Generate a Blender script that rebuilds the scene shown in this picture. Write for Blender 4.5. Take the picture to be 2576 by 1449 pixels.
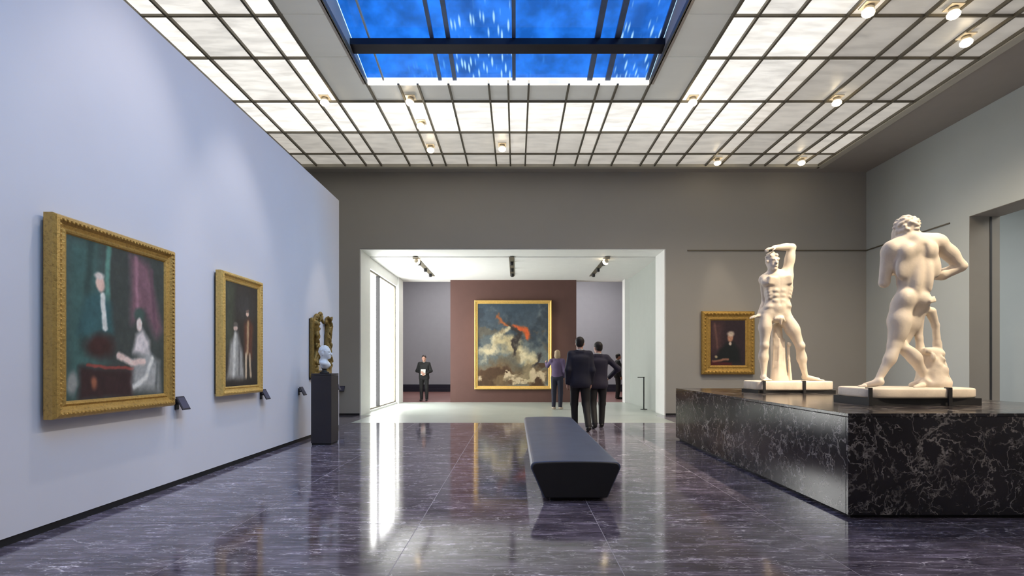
import bpy, bmesh, math, random
import numpy as np
from mathutils import Vector, Matrix, Euler

random.seed(7)
RNG = np.random.default_rng(11)
SC = bpy.context.scene
COL = SC.collection
for _o in list(bpy.data.objects):
    bpy.data.objects.remove(_o)

# ------------------------------------------------------------------ camera, world, exposure
CAM_H = 1.3
cam_data = bpy.data.cameras.new('camera')
cam_data.sensor_fit = 'HORIZONTAL'
cam_data.sensor_width = 36.0
cam_data.lens = 18.0                      # 1288 px focal length in a 2576 px frame
cam_data.shift_x = -10.0 / 2576
cam_data.shift_y = 193.5 / 2576
cam_data.clip_start = 0.05
cam = bpy.data.objects.new('camera', cam_data)
cam.location = (0, 0, CAM_H)
cam.rotation_euler = (math.radians(90), 0, 0)
COL.objects.link(cam)
SC.camera = cam

world = bpy.data.worlds.new('sky')
SC.world = world
world.use_nodes = True
wn = world.node_tree
bg = wn.nodes['Background']
bg.inputs['Color'].default_value = (0.45, 0.70, 1.0, 1)
bg.inputs['Strength'].default_value = 1.75

SC.view_settings.view_transform = 'Standard'
SC.view_settings.look = 'None'
SC.view_settings.exposure = 0.35
SC.view_settings.gamma = 1.0
SC.view_settings.use_curve_mapping = False
SC.cycles.use_denoising = True
SC.cycles.use_light_tree = False
SC.cycles.max_bounces = 5
SC.cycles.diffuse_bounces = 3
SC.cycles.glossy_bounces = 3
SC.cycles.use_adaptive_sampling = True
SC.cycles.adaptive_threshold = 0.05
SC.cycles.transparent_max_bounces = 8
SC.cycles.sample_clamp_indirect = 6.0

# soft daylight that falls through the skylight towards the display wall
sun_d = bpy.data.lights.new('daylight', 'SUN')
sun_d.energy = 5.8
sun_d.angle = math.radians(32)
sun_d.color = (1.0, 0.84, 0.58)
sun = bpy.data.objects.new('daylight', sun_d)
sun.rotation_euler = Vector((-0.55, 0.34, -0.76)).to_track_quat('-Z', 'Y').to_euler()
COL.objects.link(sun)

# ------------------------------------------------------------------ helpers
def srgb(r, g, b):
    f = lambda c: c / 12.92 if c <= 0.04045 else ((c + 0.055) / 1.055) ** 2.4
    return tuple(f(v / 255.0) for v in (r, g, b))

def new_mat(name):
    m = bpy.data.materials.new(name)
    m.use_nodes = True
    nt = m.node_tree
    return m, nt, nt.nodes['Principled BSDF']

def ramp(nt, src, stops):
    n = nt.nodes.new('ShaderNodeValToRGB')
    el = n.color_ramp.elements
    while len(el) < len(stops):
        el.new(0.5)
    for e, (p, c) in zip(el, stops):
        e.position = p
        e.color = (*c, 1)
    nt.links.new(src, n.inputs[0])
    return n.outputs[0]

def coords(nt, scale=(1, 1, 1), rot=(0, 0, 0), kind='Object', rand=False):
    tc = nt.nodes.new('ShaderNodeTexCoord')
    mp = nt.nodes.new('ShaderNodeMapping')
    mp.inputs['Scale'].default_value = scale
    mp.inputs['Rotation'].default_value = rot
    nt.links.new(tc.outputs[kind], mp.inputs[0])
    if rand:
        oi = nt.nodes.new('ShaderNodeObjectInfo')
        mm = nt.nodes.new('ShaderNodeMath'); mm.operation = 'MULTIPLY'; mm.inputs[1].default_value = 37.0
        nt.links.new(oi.outputs['Random'], mm.inputs[0])
        nt.links.new(mm.outputs[0], mp.inputs['Location'])
    return mp.outputs[0]

def noise(nt, vec, scale, detail=3.0, rough=0.55, dist=0.0):
    n = nt.nodes.new('ShaderNodeTexNoise')
    n.inputs['Scale'].default_value = scale
    n.inputs['Detail'].default_value = detail
    n.inputs['Roughness'].default_value = rough
    n.inputs['Distortion'].default_value = dist
    nt.links.new(vec, n.inputs['Vector'])
    return n

def bump(nt, bsdf, height, strength=0.2, dist=0.01):
    b = nt.nodes.new('ShaderNodeBump')
    b.inputs['Strength'].default_value = strength
    b.inputs['Distance'].default_value = dist
    nt.links.new(height, b.inputs['Height'])
    nt.links.new(b.outputs[0], bsdf.inputs['Normal'])

def plain(name, col, rough=0.6, metal=0.0, var=0.06, scale=4.0, spec=0.5, bmp=0.0, bscale=60):
    m, nt, b = new_mat(name)
    v = coords(nt)
    n = noise(nt, v, scale)
    lo = tuple(max(0, c * (1 - var)) for c in col)
    hi = tuple(min(1, c * (1 + var)) for c in col)
    nt.links.new(ramp(nt, n.outputs['Fac'], [(0.3, lo), (0.7, hi)]), b.inputs['Base Color'])
    b.inputs['Roughness'].default_value = rough
    b.inputs['Metallic'].default_value = metal
    b.inputs['Specular IOR Level'].default_value = spec
    if bmp:
        bump(nt, b, noise(nt, v, bscale, 4).outputs['Fac'], bmp, 0.01)
    return m

def marble_dark(name, base_lo, base_hi, vein, stretch=(1, 1, 1), rough=0.12, vscale=2.2, vein_amt=1.0, spec=0.5, rand=True, width=0.03, streak=False, ior=1.55, mk0=0.0):
    m, nt, b = new_mat(name)
    v = coords(nt, stretch, rand=rand)
    n1 = noise(nt, v, 1.6, 6, 0.6, 0.6)
    base = ramp(nt, n1.outputs['Fac'], [(0.3, base_lo), (0.72, base_hi)])
    # distorted coordinates for the veins
    nd = noise(nt, v, 2.0, 5, 0.6)
    add = nt.nodes.new('ShaderNodeMixRGB'); add.blend_type = 'LINEAR_LIGHT'; add.inputs[0].default_value = 0.45
    nt.links.new(v, add.inputs[1]); nt.links.new(nd.outputs['Color'], add.inputs[2])
    prev = base
    for sc, w, mk, seed in ((vscale, width, 0.5, 0), (vscale * 2.3, width * 1.2, 0.52, 5), (vscale * 0.8, width * 0.4, 0.45, 9)):
        vo = nt.nodes.new('ShaderNodeTexVoronoi')
        vo.feature = 'DISTANCE_TO_EDGE'
        vo.inputs['Scale'].default_value = sc
        nt.links.new(add.outputs[0], vo.inputs['Vector'])
        line = ramp(nt, vo.outputs['Distance'], [(0.0, (1, 1, 1)), (w, (0, 0, 0))])
        nm = noise(nt, v, sc * 0.9 + seed * 0.13, 4, 0.6)
        mask = ramp(nt, nm.outputs['Fac'], [(mk + mk0, (0, 0, 0)), (mk + mk0 + 0.16, (1, 1, 1))])
        mul = nt.nodes.new('ShaderNodeMixRGB'); mul.blend_type = 'MULTIPLY'; mul.inputs[0].default_value = 1
        nt.links.new(line, mul.inputs[1]); nt.links.new(mask, mul.inputs[2])
        sm = nt.nodes.new('ShaderNodeMath'); sm.operation = 'MULTIPLY'; sm.inputs[1].default_value = vein_amt
        nt.links.new(mul.outputs[0], sm.inputs[0])
        mx = nt.nodes.new('ShaderNodeMixRGB')
        nt.links.new(sm.outputs[0], mx.inputs[0]); nt.links.new(prev, mx.inputs[1])
        mx.inputs[2].default_value = (*vein, 1)
        prev = mx.outputs[0]
    if streak:
        vs = coords(nt, (1.3, 11.0, 1.0), rand=rand)
        ns = noise(nt, vs, 2.2, 5, 0.65, 0.8)
        st = ramp(nt, ns.outputs['Fac'], [(0.34, (0.55, 0.53, 0.57)), (0.53, (1, 1, 1)), (0.66, (2.1, 2.05, 2.15))])
        ml = nt.nodes.new('ShaderNodeMixRGB'); ml.blend_type = 'MULTIPLY'; ml.inputs[0].default_value = 1
        nt.links.new(prev, ml.inputs[1]); nt.links.new(st, ml.inputs[2])
        prev = ml.outputs[0]
    nt.links.new(prev, b.inputs['Base Color'])
    b.inputs['Roughness'].default_value = rough
    b.inputs['IOR'].default_value = ior
    return m

def gilt(name, col=(0.62, 0.38, 0.10), dark=(0.16, 0.08, 0.015), sc=40, b_=0.5):
    m, nt, b = new_mat(name)
    v = coords(nt)
    n = noise(nt, v, sc, 5, 0.65)
    n2 = noise(nt, v, 7, 3)
    c = ramp(nt, n.outputs['Fac'], [(0.28, tuple(0.55 * a + 0.45 * b2 for a, b2 in zip(dark, col))), (0.46, col), (0.75, tuple(min(1, x * 1.2) for x in col))])
    mx = nt.nodes.new('ShaderNodeMixRGB'); mx.blend_type = 'MULTIPLY'; mx.inputs[0].default_value = 0.25
    nt.links.new(c, mx.inputs[1]); nt.links.new(n2.outputs['Fac'], mx.inputs[2])
    nt.links.new(mx.outputs[0], b.inputs['Base Color'])
    b.inputs['Metallic'].default_value = 0.45
    b.inputs['Roughness'].default_value = 0.38
    bump(nt, b, n.outputs['Fac'], b_, 0.012)
    return m

def glow(name, col, strength, streak=0.25):
    """back-lit frosted glass of a luminous ceiling"""
    m, nt, b = new_mat(name)
    v = coords(nt, (1.0, 4.0, 1.0), rand=True)
    n = noise(nt, v, 1.7, 4, 0.6)
    lo = tuple(c * (1 - streak) for c in col)
    c = ramp(nt, n.outputs['Fac'], [(0.35, lo), (0.62, col)])
    nt.links.new(c, b.inputs['Emission Color'])
    b.inputs['Emission Strength'].default_value = strength
    b.inputs['Base Color'].default_value = (0.55, 0.55, 0.52, 1)
    b.inputs['Roughness'].default_value = 0.35
    return m

def link(name, me, mat=None, parent=None, smooth=False):
    o = bpy.data.objects.new(name, me)
    COL.objects.link(o)
    if mat is not None:
        me.materials.append(mat)
    if parent is not None:
        o.parent = parent
    if smooth:
        me.polygons.foreach_set('use_smooth', [True] * len(me.polygons))
    return o

def tag(o, label, cat, group=None, kind=None):
    o['label'] = label
    o['category'] = cat
    if group:
        o['group'] = group
    if kind:
        o['kind'] = kind
    return o

def empty(name, loc=(0, 0, 0), rz=0.0):
    e = bpy.data.objects.new(name, None)
    e.location = loc
    e.rotation_euler = (0, 0, rz)
    e.empty_display_size = 0.1
    COL.objects.link(e)
    return e

class MB:
    """collects boxes, prisms and lathes into one mesh"""
    def __init__(s):
        s.v = []; s.f = []
    def box(s, x0, x1, y0, y1, z0, z1, M=None):
        i = len(s.v)
        pts = [(x, y, z) for z in (z0, z1) for y in (y0, y1) for x in (x0, x1)]
        if M is not None:
            pts = [tuple(M @ Vector(p)) for p in pts]
        s.v += pts
        s.f += [tuple(i + k for k in q) for q in ((0, 2, 3, 1), (4, 5, 7, 6), (0, 1, 5, 4), (2, 6, 7, 3), (0, 4, 6, 2), (1, 3, 7, 5))]
        return s
    def prism(s, poly, y0, y1, axes='xzy'):
        """polygon in the first two axes, extruded along the third"""
        i = len(s.v); n = len(poly)
        for w in (y0, y1):
            for a, b_ in poly:
                d = dict(zip(axes, (a, b_, w)))
                s.v.append((d['x'], d['y'], d['z']))
        s.f.append(tuple(range(i, i + n)))
        s.f.append(tuple(range(i + 2 * n - 1, i + n - 1, -1)))
        for k in range(n):
            j = (k + 1) % n
            s.f.append((i + k, i + n + k, i + n + j, i + j))
        return s
    def lathe(s, prof, n=24, M=None):
        i = len(s.v)
        for r, z in prof:
            for k in range(n):
                a = 2 * math.pi * k / n
                p = Vector((r * math.cos(a), r * math.sin(a), z))
                s.v.append(tuple(M @ p if M is not None else p))
        m = len(prof)
        for j in range(m - 1):
            for k in range(n):
                l = (k + 1) % n
                s.f.append((i + j * n + k, i + j * n + l, i + (j + 1) * n + l, i + (j + 1) * n + k))
        s.f.append(tuple(i + k for k in reversed(range(n))))
        s.f.append(tuple(i + (m - 1) * n + k for k in range(n)))
        return s
    def mesh(s, name):
        me = bpy.data.meshes.new(name)
        me.from_pydata(s.v, [], s.f)
        bm = bmesh.new(); bm.from_mesh(me)
        bmesh.ops.recalc_face_normals(bm, faces=bm.faces)
        bm.to_mesh(me); bm.free()
        return me
    def build(s, name, mat, parent=None, bevel=0.0, seg=2, smooth=False):
        o = link(name, s.mesh(name), mat, parent, smooth)
        if bevel:
            md = o.modifiers.new('bevel', 'BEVEL')
            md.width = bevel; md.segments = seg; md.limit_method = 'ANGLE'; md.angle_limit = math.radians(40)
        return o

def bx(name, x0, x1, y0, y1, z0, z1, mat, parent=None, bevel=0.0):
    return MB().box(x0, x1, y0, y1, z0, z1).build(name, mat, parent, bevel)

# ------------------------------------------------------------------ signed-distance figures
class Figure:
    """organic shapes: tapered limbs and ellipsoids blended together, carved, then skinned as one closed surface"""
    def __init__(s):
        s.p = []
    def cap(s, a, b, ra, rb=None, k=0.03, cut=False, flat=None):
        s.p.append(('c', np.array(a, float), np.array(b, float), ra, ra if rb is None else rb, k, cut)); return s
    def chain(s, pts, rs, k=0.03):
        for i in range(len(pts) - 1):
            s.cap(pts[i], pts[i + 1], rs[i], rs[i + 1], k)
        return s
    def ell(s, c, r, rot=(0, 0, 0), k=0.03, cut=False):
        R = np.array(Euler(rot).to_matrix())
        s.p.append(('e', np.array(c, float), np.array(r, float), R, None, k, cut)); return s
    def box(s, c, r, rot=(0, 0, 0), rad=0.02, k=0.02, cut=False):
        R = np.array(Euler(rot).to_matrix())
        s.p.append(('b', np.array(c, float), np.array(r, float), R, rad, k, cut)); return s
    def copy(s):
        f = Figure(); f.p = list(s.p); return f
    def hand(s, w, d, n, side=1, size=1.0, curl=0.5, k=0.008):
        """wrist w, pointing d, palm facing n; side picks where the thumb leaves the palm"""
        w = np.array(w, float); d = np.array(d, float); d /= np.linalg.norm(d)
        n = np.array(n, float); n -= d * n.dot(d); n /= np.linalg.norm(n)
        l = np.cross(d, n) * side
        P = lambda a, b, c: w + size * (d * a + l * b + n * c)
        for off in (-0.026, 0.0, 0.026):
            s.cap(P(0.0, off * 0.6, 0), P(0.082, off, 0), 0.017 * size, 0.0145 * size, 0.015)
        for off, ln in ((-0.033, 0.062), (-0.011, 0.075), (0.011, 0.083), (0.033, 0.074)):
            c1, c2 = math.cos(curl), math.sin(curl)
            e1 = (0.084 + ln * 0.5 * math.cos(curl * 0.6), off * 1.1, ln * 0.5 * math.sin(curl * 0.6))
            e2 = (e1[0] + ln * 0.5 * math.cos(curl * 1.7), off * 1.1, e1[2] + ln * 0.5 * math.sin(curl * 1.7))
            s.cap(P(0.07, off, 0), P(*e1), 0.0105 * size, 0.0095 * size, k)
            s.cap(P(*e1), P(*e2), 0.0095 * size, 0.008 * size, k * 0.5)
        s.cap(P(0.02, 0.032, 0.0), P(0.055, 0.062, 0.018), 0.0135 * size, 0.011 * size, 0.012)
        s.cap(P(0.055, 0.062, 0.018), P(0.088, 0.07, 0.034), 0.011 * size, 0.0085 * size, k)
        return s
    def mesh(s, name, h=0.012):
        lo = np.full(3, 1e9); hi = -lo
        for t in s.p:
            if t[6]:
                continue
            if t[0] == 'c':
                r = max(t[3], t[4])
                lo = np.minimum(lo, np.minimum(t[1], t[2]) - r); hi = np.maximum(hi, np.maximum(t[1], t[2]) + r)
            else:
                ext = np.abs(t[3]) @ (t[2] + (t[4] or 0))
                lo = np.minimum(lo, t[1] - ext); hi = np.maximum(hi, t[1] + ext)
        lo -= 4 * h; hi += 4 * h
        n = np.ceil((hi - lo) / h).astype(int) + 1
        F = np.full(n, 0.25, np.float32)
        ax = [lo[i] + h * np.arange(n[i]) for i in range(3)]
        for t in s.p:
            k = t[5]; mrg = k + 3 * h
            if t[0] == 'c':
                r = max(t[3], t[4])
                a0 = np.minimum(t[1], t[2]) - r - mrg; a1 = np.maximum(t[1], t[2]) + r + mrg
            else:
                ext = np.abs(t[3]) @ (t[2] + (t[4] or 0)) + mrg
                a0, a1 = t[1] - ext, t[1] + ext
            i0 = np.clip(np.floor((a0 - lo) / h).astype(int), 0, n); i1 = np.clip(np.ceil((a1 - lo) / h).astype(int) + 1, 0, n)
            if np.any(i1 <= i0):
                continue
            sl = tuple(slice(i0[i], i1[i]) for i in range(3))
            X = (ax[0][sl[0]])[:, None, None]; Y = (ax[1][sl[1]])[None, :, None]; Z = (ax[2][sl[2]])[None, None, :]
            if t[0] == 'c':
                a, b = t[1], t[2]; ba = b - a; L = max(ba.dot(ba), 1e-9)
                u = np.clip(((X - a[0]) * ba[0] + (Y - a[1]) * ba[1] + (Z - a[2]) * ba[2]) / L, 0, 1)
                D = np.sqrt((X - a[0] - u * ba[0]) ** 2 + (Y - a[1] - u * ba[1]) ** 2 + (Z - a[2] - u * ba[2]) ** 2) - (t[3] + (t[4] - t[3]) * u)
            else:
                c, r, R = t[1], t[2], t[3]
                x, y, z = X - c[0], Y - c[1], Z - c[2]
                q = [R[0, i] * x + R[1, i] * y + R[2, i] * z for i in range(3)]
                if t[0] == 'e':
                    k0 = np.sqrt(sum((q[i] / r[i]) ** 2 for i in range(3)))
                    k1 = np.sqrt(sum((q[i] / r[i] ** 2) ** 2 for i in range(3))) + 1e-9
                    D = k0 * (k0 - 1) / k1
                else:
                    rad = t[4]
                    e = [np.abs(q[i]) - r[i] for i in range(3)]
                    D = np.sqrt(sum(np.maximum(v_, 0) ** 2 for v_ in e)) + np.minimum(np.maximum(np.maximum(e[0], e[1]), e[2]), 0) - rad
            D = D.astype(np.float32)
            A = F[sl]
            if t[6]:
                D = -D
                hh = np.maximum(k - np.abs(A - D), 0) / k
                F[sl] = np.maximum(A, D) + hh * hh * k * 0.25
            else:
                hh = np.maximum(k - np.abs(A - D), 0) / k
                F[sl] = np.minimum(A, D) - hh * hh * k * 0.25
        return surface_nets(F, lo, h, name)

def surface_nets(F, lo, h, name):
    S = F < 0
    n = F.shape
    c = [S[i:n[0] - 1 + i, j:n[1] - 1 + j, k:n[2] - 1 + k] for i in (0, 1) for j in (0, 1) for k in (0, 1)]
    cnt = sum(x.astype(np.int8) for x in c)
    mask = (cnt > 0) & (cnt < 8)
    ids = np.argwhere(mask)
    idx = -np.ones(mask.shape, np.int64)
    idx[mask] = np.arange(len(ids))
    acc = np.zeros((len(ids), 3)); num = np.zeros(len(ids))
    cor = [(i, j, k) for i in (0, 1) for j in (0, 1) for k in (0, 1)]
    for a in range(8):
        for b in range(a + 1, 8):
            d = np.array(cor[b]) - np.array(cor[a])
            if np.abs(d).sum() != 1:
                continue
            fa = F[tuple((ids + cor[a]).T)]; fb = F[tuple((ids + cor[b]).T)]
            cr = (fa < 0) != (fb < 0)
            t = np.where(cr, fa / np.where(cr, fa - fb, 1), 0)
            acc += cr[:, None] * (np.array(cor[a]) + t[:, None] * d); num += cr
    V = lo + h * (ids + acc / num[:, None])
    Q = []
    for axis in range(3):
        sl0 = [slice(None)] * 3; sl1 = [slice(None)] * 3
        sl0[axis] = slice(0, -1); sl1[axis] = slice(1, None)
        A, B = S[tuple(sl0)], S[tuple(sl1)]
        e = np.argwhere(A != B)
        u, v = [(1, 2), (2, 0), (0, 1)][axis]
        ok = (e[:, u] > 0) & (e[:, v] > 0) & (e[:, u] < n[u] - 1) & (e[:, v] < n[v] - 1)
        e = e[ok]
        du = np.zeros(3, int); dv = np.zeros(3, int); du[u] = 1; dv[v] = 1
        q = np.stack([idx[tuple((e - du - dv).T)], idx[tuple((e - dv).T)], idx[tuple(e.T)], idx[tuple((e - du).T)]], 1)
        flip = ~A[tuple(e.T)]
        q[flip] = q[flip][:, ::-1]
        Q.append(q)
    Q = np.concatenate(Q)
    # light relaxation of the grid steps
    nb = np.zeros_like(V); cn = np.zeros(len(V))
    for a, b in ((0, 1), (1, 2), (2, 3), (3, 0)):
        np.add.at(nb, Q[:, a], V[Q[:, b]]); np.add.at(cn, Q[:, a], 1)
    V = V * 0.6 + 0.4 * nb / np.maximum(cn, 1)[:, None]
    me = bpy.data.meshes.new(name)
    me.vertices.add(len(V)); me.vertices.foreach_set('co', V.astype(np.float32).ravel())
    me.loops.add(len(Q) * 4); me.loops.foreach_set('vertex_index', Q.astype(np.int32).ravel())
    me.polygons.add(len(Q)); me.polygons.foreach_set('loop_start', np.arange(0, len(Q) * 4, 4, dtype=np.int32))
    me.update(calc_edges=True)
    me.validate()
    me.polygons.foreach_set('use_smooth', np.ones(len(me.polygons), bool))
    return me

# ------------------------------------------------------------------ materials
M_wall_left = plain('lavender_wall_paint', srgb(222, 222, 230), 0.75, var=0.015, scale=1.2)
M_wall_back = plain('taupe_wall_paint', srgb(172, 170, 164), 0.75, var=0.015, scale=1.2)
M_wall_right = plain('pale_grey_wall_paint', srgb(194, 201, 200), 0.75, var=0.015, scale=1.2)
M_white = plain('white_plaster', srgb(238, 239, 236), 0.6, var=0.015)
M_hall_grey = plain('hall_grey_paint', srgb(182, 188, 182), 0.6, var=0.015)
M_far_grey = plain('cool_grey_paint', srgb(150, 150, 158), 0.7, var=0.02)
M_brown = plain('brown_feature_paint', srgb(92, 64, 58), 0.7, var=0.04)
M_soffit = plain('taupe_soffit', srgb(168, 162, 154), 0.8, var=0.02)
M_black = plain('black_gap', (0.012, 0.012, 0.014), 0.6, var=0.2)
M_mull = plain('bronze_mullion', srgb(112, 106, 92), 0.5, 0.2, var=0.1)
M_edge = plain('ceiling_edge_trim', srgb(196, 192, 178), 0.5, var=0.05)
M_well = plain('skylight_trim', srgb(190, 180, 168), 0.5, var=0.04)
M_beam = plain('dark_steel_beam', srgb(38, 34, 44), 0.5, 0.3, var=0.3, scale=1.5)
M_bluebar = plain('blue_grey_bar', srgb(96, 116, 150), 0.45, 0.3, var=0.2)
M_floor = marble_dark('violet_grey_marble', srgb(73, 67, 80), srgb(117, 110, 124), srgb(218, 214, 224), (0.9, 2.6, 1), 0.09, 2.6, 0.8, width=0.045, streak=True, ior=1.6)
M_grout = plain('grout', srgb(176, 172, 182), 0.6)
M_pale = plain('pale_stone_floor', srgb(172, 180, 173), 0.32, var=0.06, scale=1.0)
M_red = plain('red_brown_floor', srgb(120, 84, 80), 0.35, var=0.2, scale=2.0)
M_plinth = marble_dark('dark_veined_marble', srgb(24, 21, 24), srgb(52, 46, 50), srgb(190, 182, 176), (1, 1, 1), 0.17, 3.2, 0.8, 0.6, rand=True, width=0.05, ior=1.7, mk0=-0.03)
M_leather = plain('slate_leather', srgb(86, 97, 122), 0.34, var=0.12, scale=3, bmp=0.05, bscale=220)
M_leather_end = plain('black_leather', srgb(34, 34, 37), 0.5, var=0.1, bmp=0.05, bscale=220)
M_gilt = gilt('gilt_frame')
M_gilt2 = gilt('bright_gilt', (0.85, 0.56, 0.17), (0.40, 0.22, 0.05))
M_gilt3 = gilt('ornate_gilt', (0.55, 0.34, 0.08), (0.10, 0.05, 0.01), 26, 0.9)
M_gilt4 = gilt('old_gilt_wood', (0.27, 0.17, 0.04), (0.03, 0.015, 0.005), 30, 0.9)
M_plate = plain('label_black', srgb(30, 30, 44), 0.4, var=0.1)
M_postmetal = plain('dark_bronze_pedestal', srgb(50, 46, 50), 0.5, var=0.12, scale=2)
M_lens = None

def stone(name, col, rough=0.5):
    m, nt, b = new_mat(name)
    v = coords(nt)
    n = noise(nt, v, 5, 6, 0.6, 0.4)
    nt.links.new(ramp(nt, n.outputs['Fac'], [(0.3, tuple(c * 0.80 for c in col)), (0.6, col)]), b.inputs['Base Color'])
    b.inputs['Roughness'].default_value = rough
    n2 = noise(nt, v, 45, 4)
    bump(nt, b, n2.outputs['Fac'], 0.12, 0.01)
    return m
M_stone = stone('cream_marble', srgb(238, 224, 205))
M_white_stone = stone('white_marble', srgb(236, 238, 240), 0.35)

# ------------------------------------------------------------------ dimensions
XL, XR = -3.65, 9.03            # display wall, right wall
YB = 13.2                       # back wall
YF = -4.0                       # wall behind the camera
ZC = 6.27                       # ceiling
XLL = -6.6                      # outer wall behind the display wall
TH = 0.85                       # back wall thickness
OX0, OX1, OZ = -4.03, 3.86, 4.30  # opening in the back wall
YH = 17.8                       # end of the bright hall
S = 'structure'

# walls
o = bx('wall_left', XL - 0.35, XL, YF, 10.56, 0.06, 4.69, M_wall_left)
tag(o, 'long lavender white display wall with two large gilt portraits', 'wall', kind=S)
o = bx('baseboard_left', XL - 0.33, XL - 0.012, YF, 10.55, 0.0, 0.06, M_black)
tag(o, 'black shadow gap under the lavender display wall', 'baseboard', kind=S)
o = bx('wall_outer_left', XLL - 0.3, XLL, YF, YB, 0, ZC + 0.3, M_wall_back)
tag(o, 'taupe outer wall hidden behind the display wall', 'wall', kind=S)
o = MB().box(XLL, OX0, YB, YB + TH, 0, ZC + 0.3).box(OX1, XR + 0.6, YB, YB + TH, 0, ZC + 0.3).box(OX0, OX1, YB, YB + TH, OZ, ZC + 0.3).build('wall_back', M_wall_back)
tag(o, 'taupe back wall pierced by the wide opening to the bright hall', 'wall', kind=S)
o = MB().box(XLL, OX0, YB - 0.012, YB, 0, 0.05).box(OX1, 9.0, YB - 0.012, YB, 0, 0.05).build('baseboard_back', M_black)
tag(o, 'thin black line along the foot of the taupe back wall', 'baseboard', kind=S)
t = 0.03
o = MB().box(OX0, OX0 + t, YB + 0.01, YB + TH, 0, OZ).box(OX1 - t, OX1, YB + 0.01, YB + TH, 0, OZ).box(OX0 + t, OX1 - t, YB + 0.01, YB + TH, OZ - t, OZ).build('trim_1', M_white)
tag(o, 'white lining inside the wide opening to the hall', 'opening lining', kind=S)
# right wall with a doorway from y = 5.8 to 10.2
DY0, DY1, DZ = 5.6, 10.2, 4.26
o = MB().box(XR, XR + 0.6, YF, DY0, 0, ZC + 0.3).box(XR, XR + 0.6, DY1, YB, 0, ZC + 0.3).box(XR, XR + 0.6, DY0, DY1, DZ, ZC + 0.3).build('wall_right', M_wall_right)
tag(o, 'pale grey side wall with a tall doorway behind the statues', 'wall', kind=S)
M_reveal = plain('taupe_reveal', srgb(136, 131, 122), 0.75, var=0.02)  # darker than the wall: shade of the reveal painted into its colour
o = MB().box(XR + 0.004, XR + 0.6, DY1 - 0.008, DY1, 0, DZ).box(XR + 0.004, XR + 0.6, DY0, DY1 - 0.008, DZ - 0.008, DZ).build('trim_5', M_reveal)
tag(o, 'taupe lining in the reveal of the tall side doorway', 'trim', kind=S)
o = bx('trim_2', XR + 0.40, XR + 0.44, DY1 - 0.016, DY1 - 0.008, 0, DZ - 0.01, M_black)
tag(o, 'thin dark slot in the reveal of the tall side doorway', 'trim', kind=S)
o = MB().box(XR + 0.6, XR + 4.0, DY1 + 1.6, DY1 + 1.9, 0, 5).box(XR + 3.9, XR + 4.2, 0, DY1 + 1.6, 0, 5).box(XR + 0.6, XR + 4, -0.3, 0, 0, 5).box(XR + 0.6, XR + 4.2, -0.3, DY1 + 1.9, 5, 5.2).build('wall_side_room', M_wall_right)
tag(o, 'pale grey room seen through the tall side doorway', 'wall', kind=S)
o = bx('floor_side_room', XR + 0.0, XR + 4.2, -0.3, DY1 + 1.9, -0.2, 0.0, M_grout)
tag(o, 'grey floor beyond the tall side doorway', 'floor', kind=S)
o = bx('wall_rear', XLL, XR + 0.6, YF - 0.3, YF, 0, ZC + 0.3, M_wall_back)
tag(o, 'taupe wall closing the gallery opposite the hall opening', 'wall', kind=S)
# picture rail
o = bx('trim_3', 4.42, XR, YB - 0.02, YB, 4.235, 4.262, M_mull)
tag(o, 'thin dark picture rail along the taupe back wall', 'picture rail', kind=S)
o = bx('trim_4', XR - 0.02, XR, 10.65, YB - 0.02, 4.235, 4.262, M_mull)
tag(o, 'thin dark picture rail along the pale side wall', 'picture rail', kind=S)

# floor slabs
fl = bx('floor', XLL, XR, YF, YB, -0.12, -0.0015, M_grout)
tag(fl, 'polished violet grey marble floor of the gallery', 'floor', kind=S)
xs = [-6.59 + 1.46 * i - 0.04 for i in range(11)]
xs = [-6.60, -5.17, -3.71, -2.25, -0.79, 0.67, 2.13, 3.59, 5.05, 6.51, 7.97, 9.02]
ys = [-3.99, -3.11, -1.65, -0.19, 1.27, 2.73, 4.19, 5.65, 7.11, 8.57, 10.03, 11.49, 12.9, 13.19]
slab_cache = {}
for i in range(len(xs) - 1):
    for j in range(len(ys) - 1):
        if ys[j] >= 11.4 and xs[i] > -3.8 and xs[i] < 3.5:
            continue
        if xs[i] < -3.8 and ys[j] < 9:
            continue
        w, d = xs[i + 1] - xs[i], ys[j + 1] - ys[j]
        key = (round(w, 2), round(d, 2))
        if key not in slab_cache:
            g = 0.003
            slab_cache[key] = MB().box(-w / 2 + g, w / 2 - g, -d / 2 + g, d / 2 - g, -0.03, 0.0).mesh('marble_slab')
            slab_cache[key].materials.append(M_floor)
        s_ = link('marble_slab', slab_cache[key], None, fl)
        s_.location = ((xs[i] + xs[i + 1]) / 2, (ys[j] + ys[j + 1]) / 2, 0)
o = MB().box(-3.71, 3.59, 11.49, YB, -0.1, 0.0).box(-4.6, 4.6, YB + 0.0, YH, -0.1, 0.001).build('floor_hall', M_pale)
tag(o, 'pale stone floor of the bright hall and its threshold', 'floor', kind=S)
o = bx('floor_far_room', -7, 8, YH, 25.2, -0.1, 0.0, M_red)
tag(o, 'red brown floor of the far room behind the feature wall', 'floor', kind=S)

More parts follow.
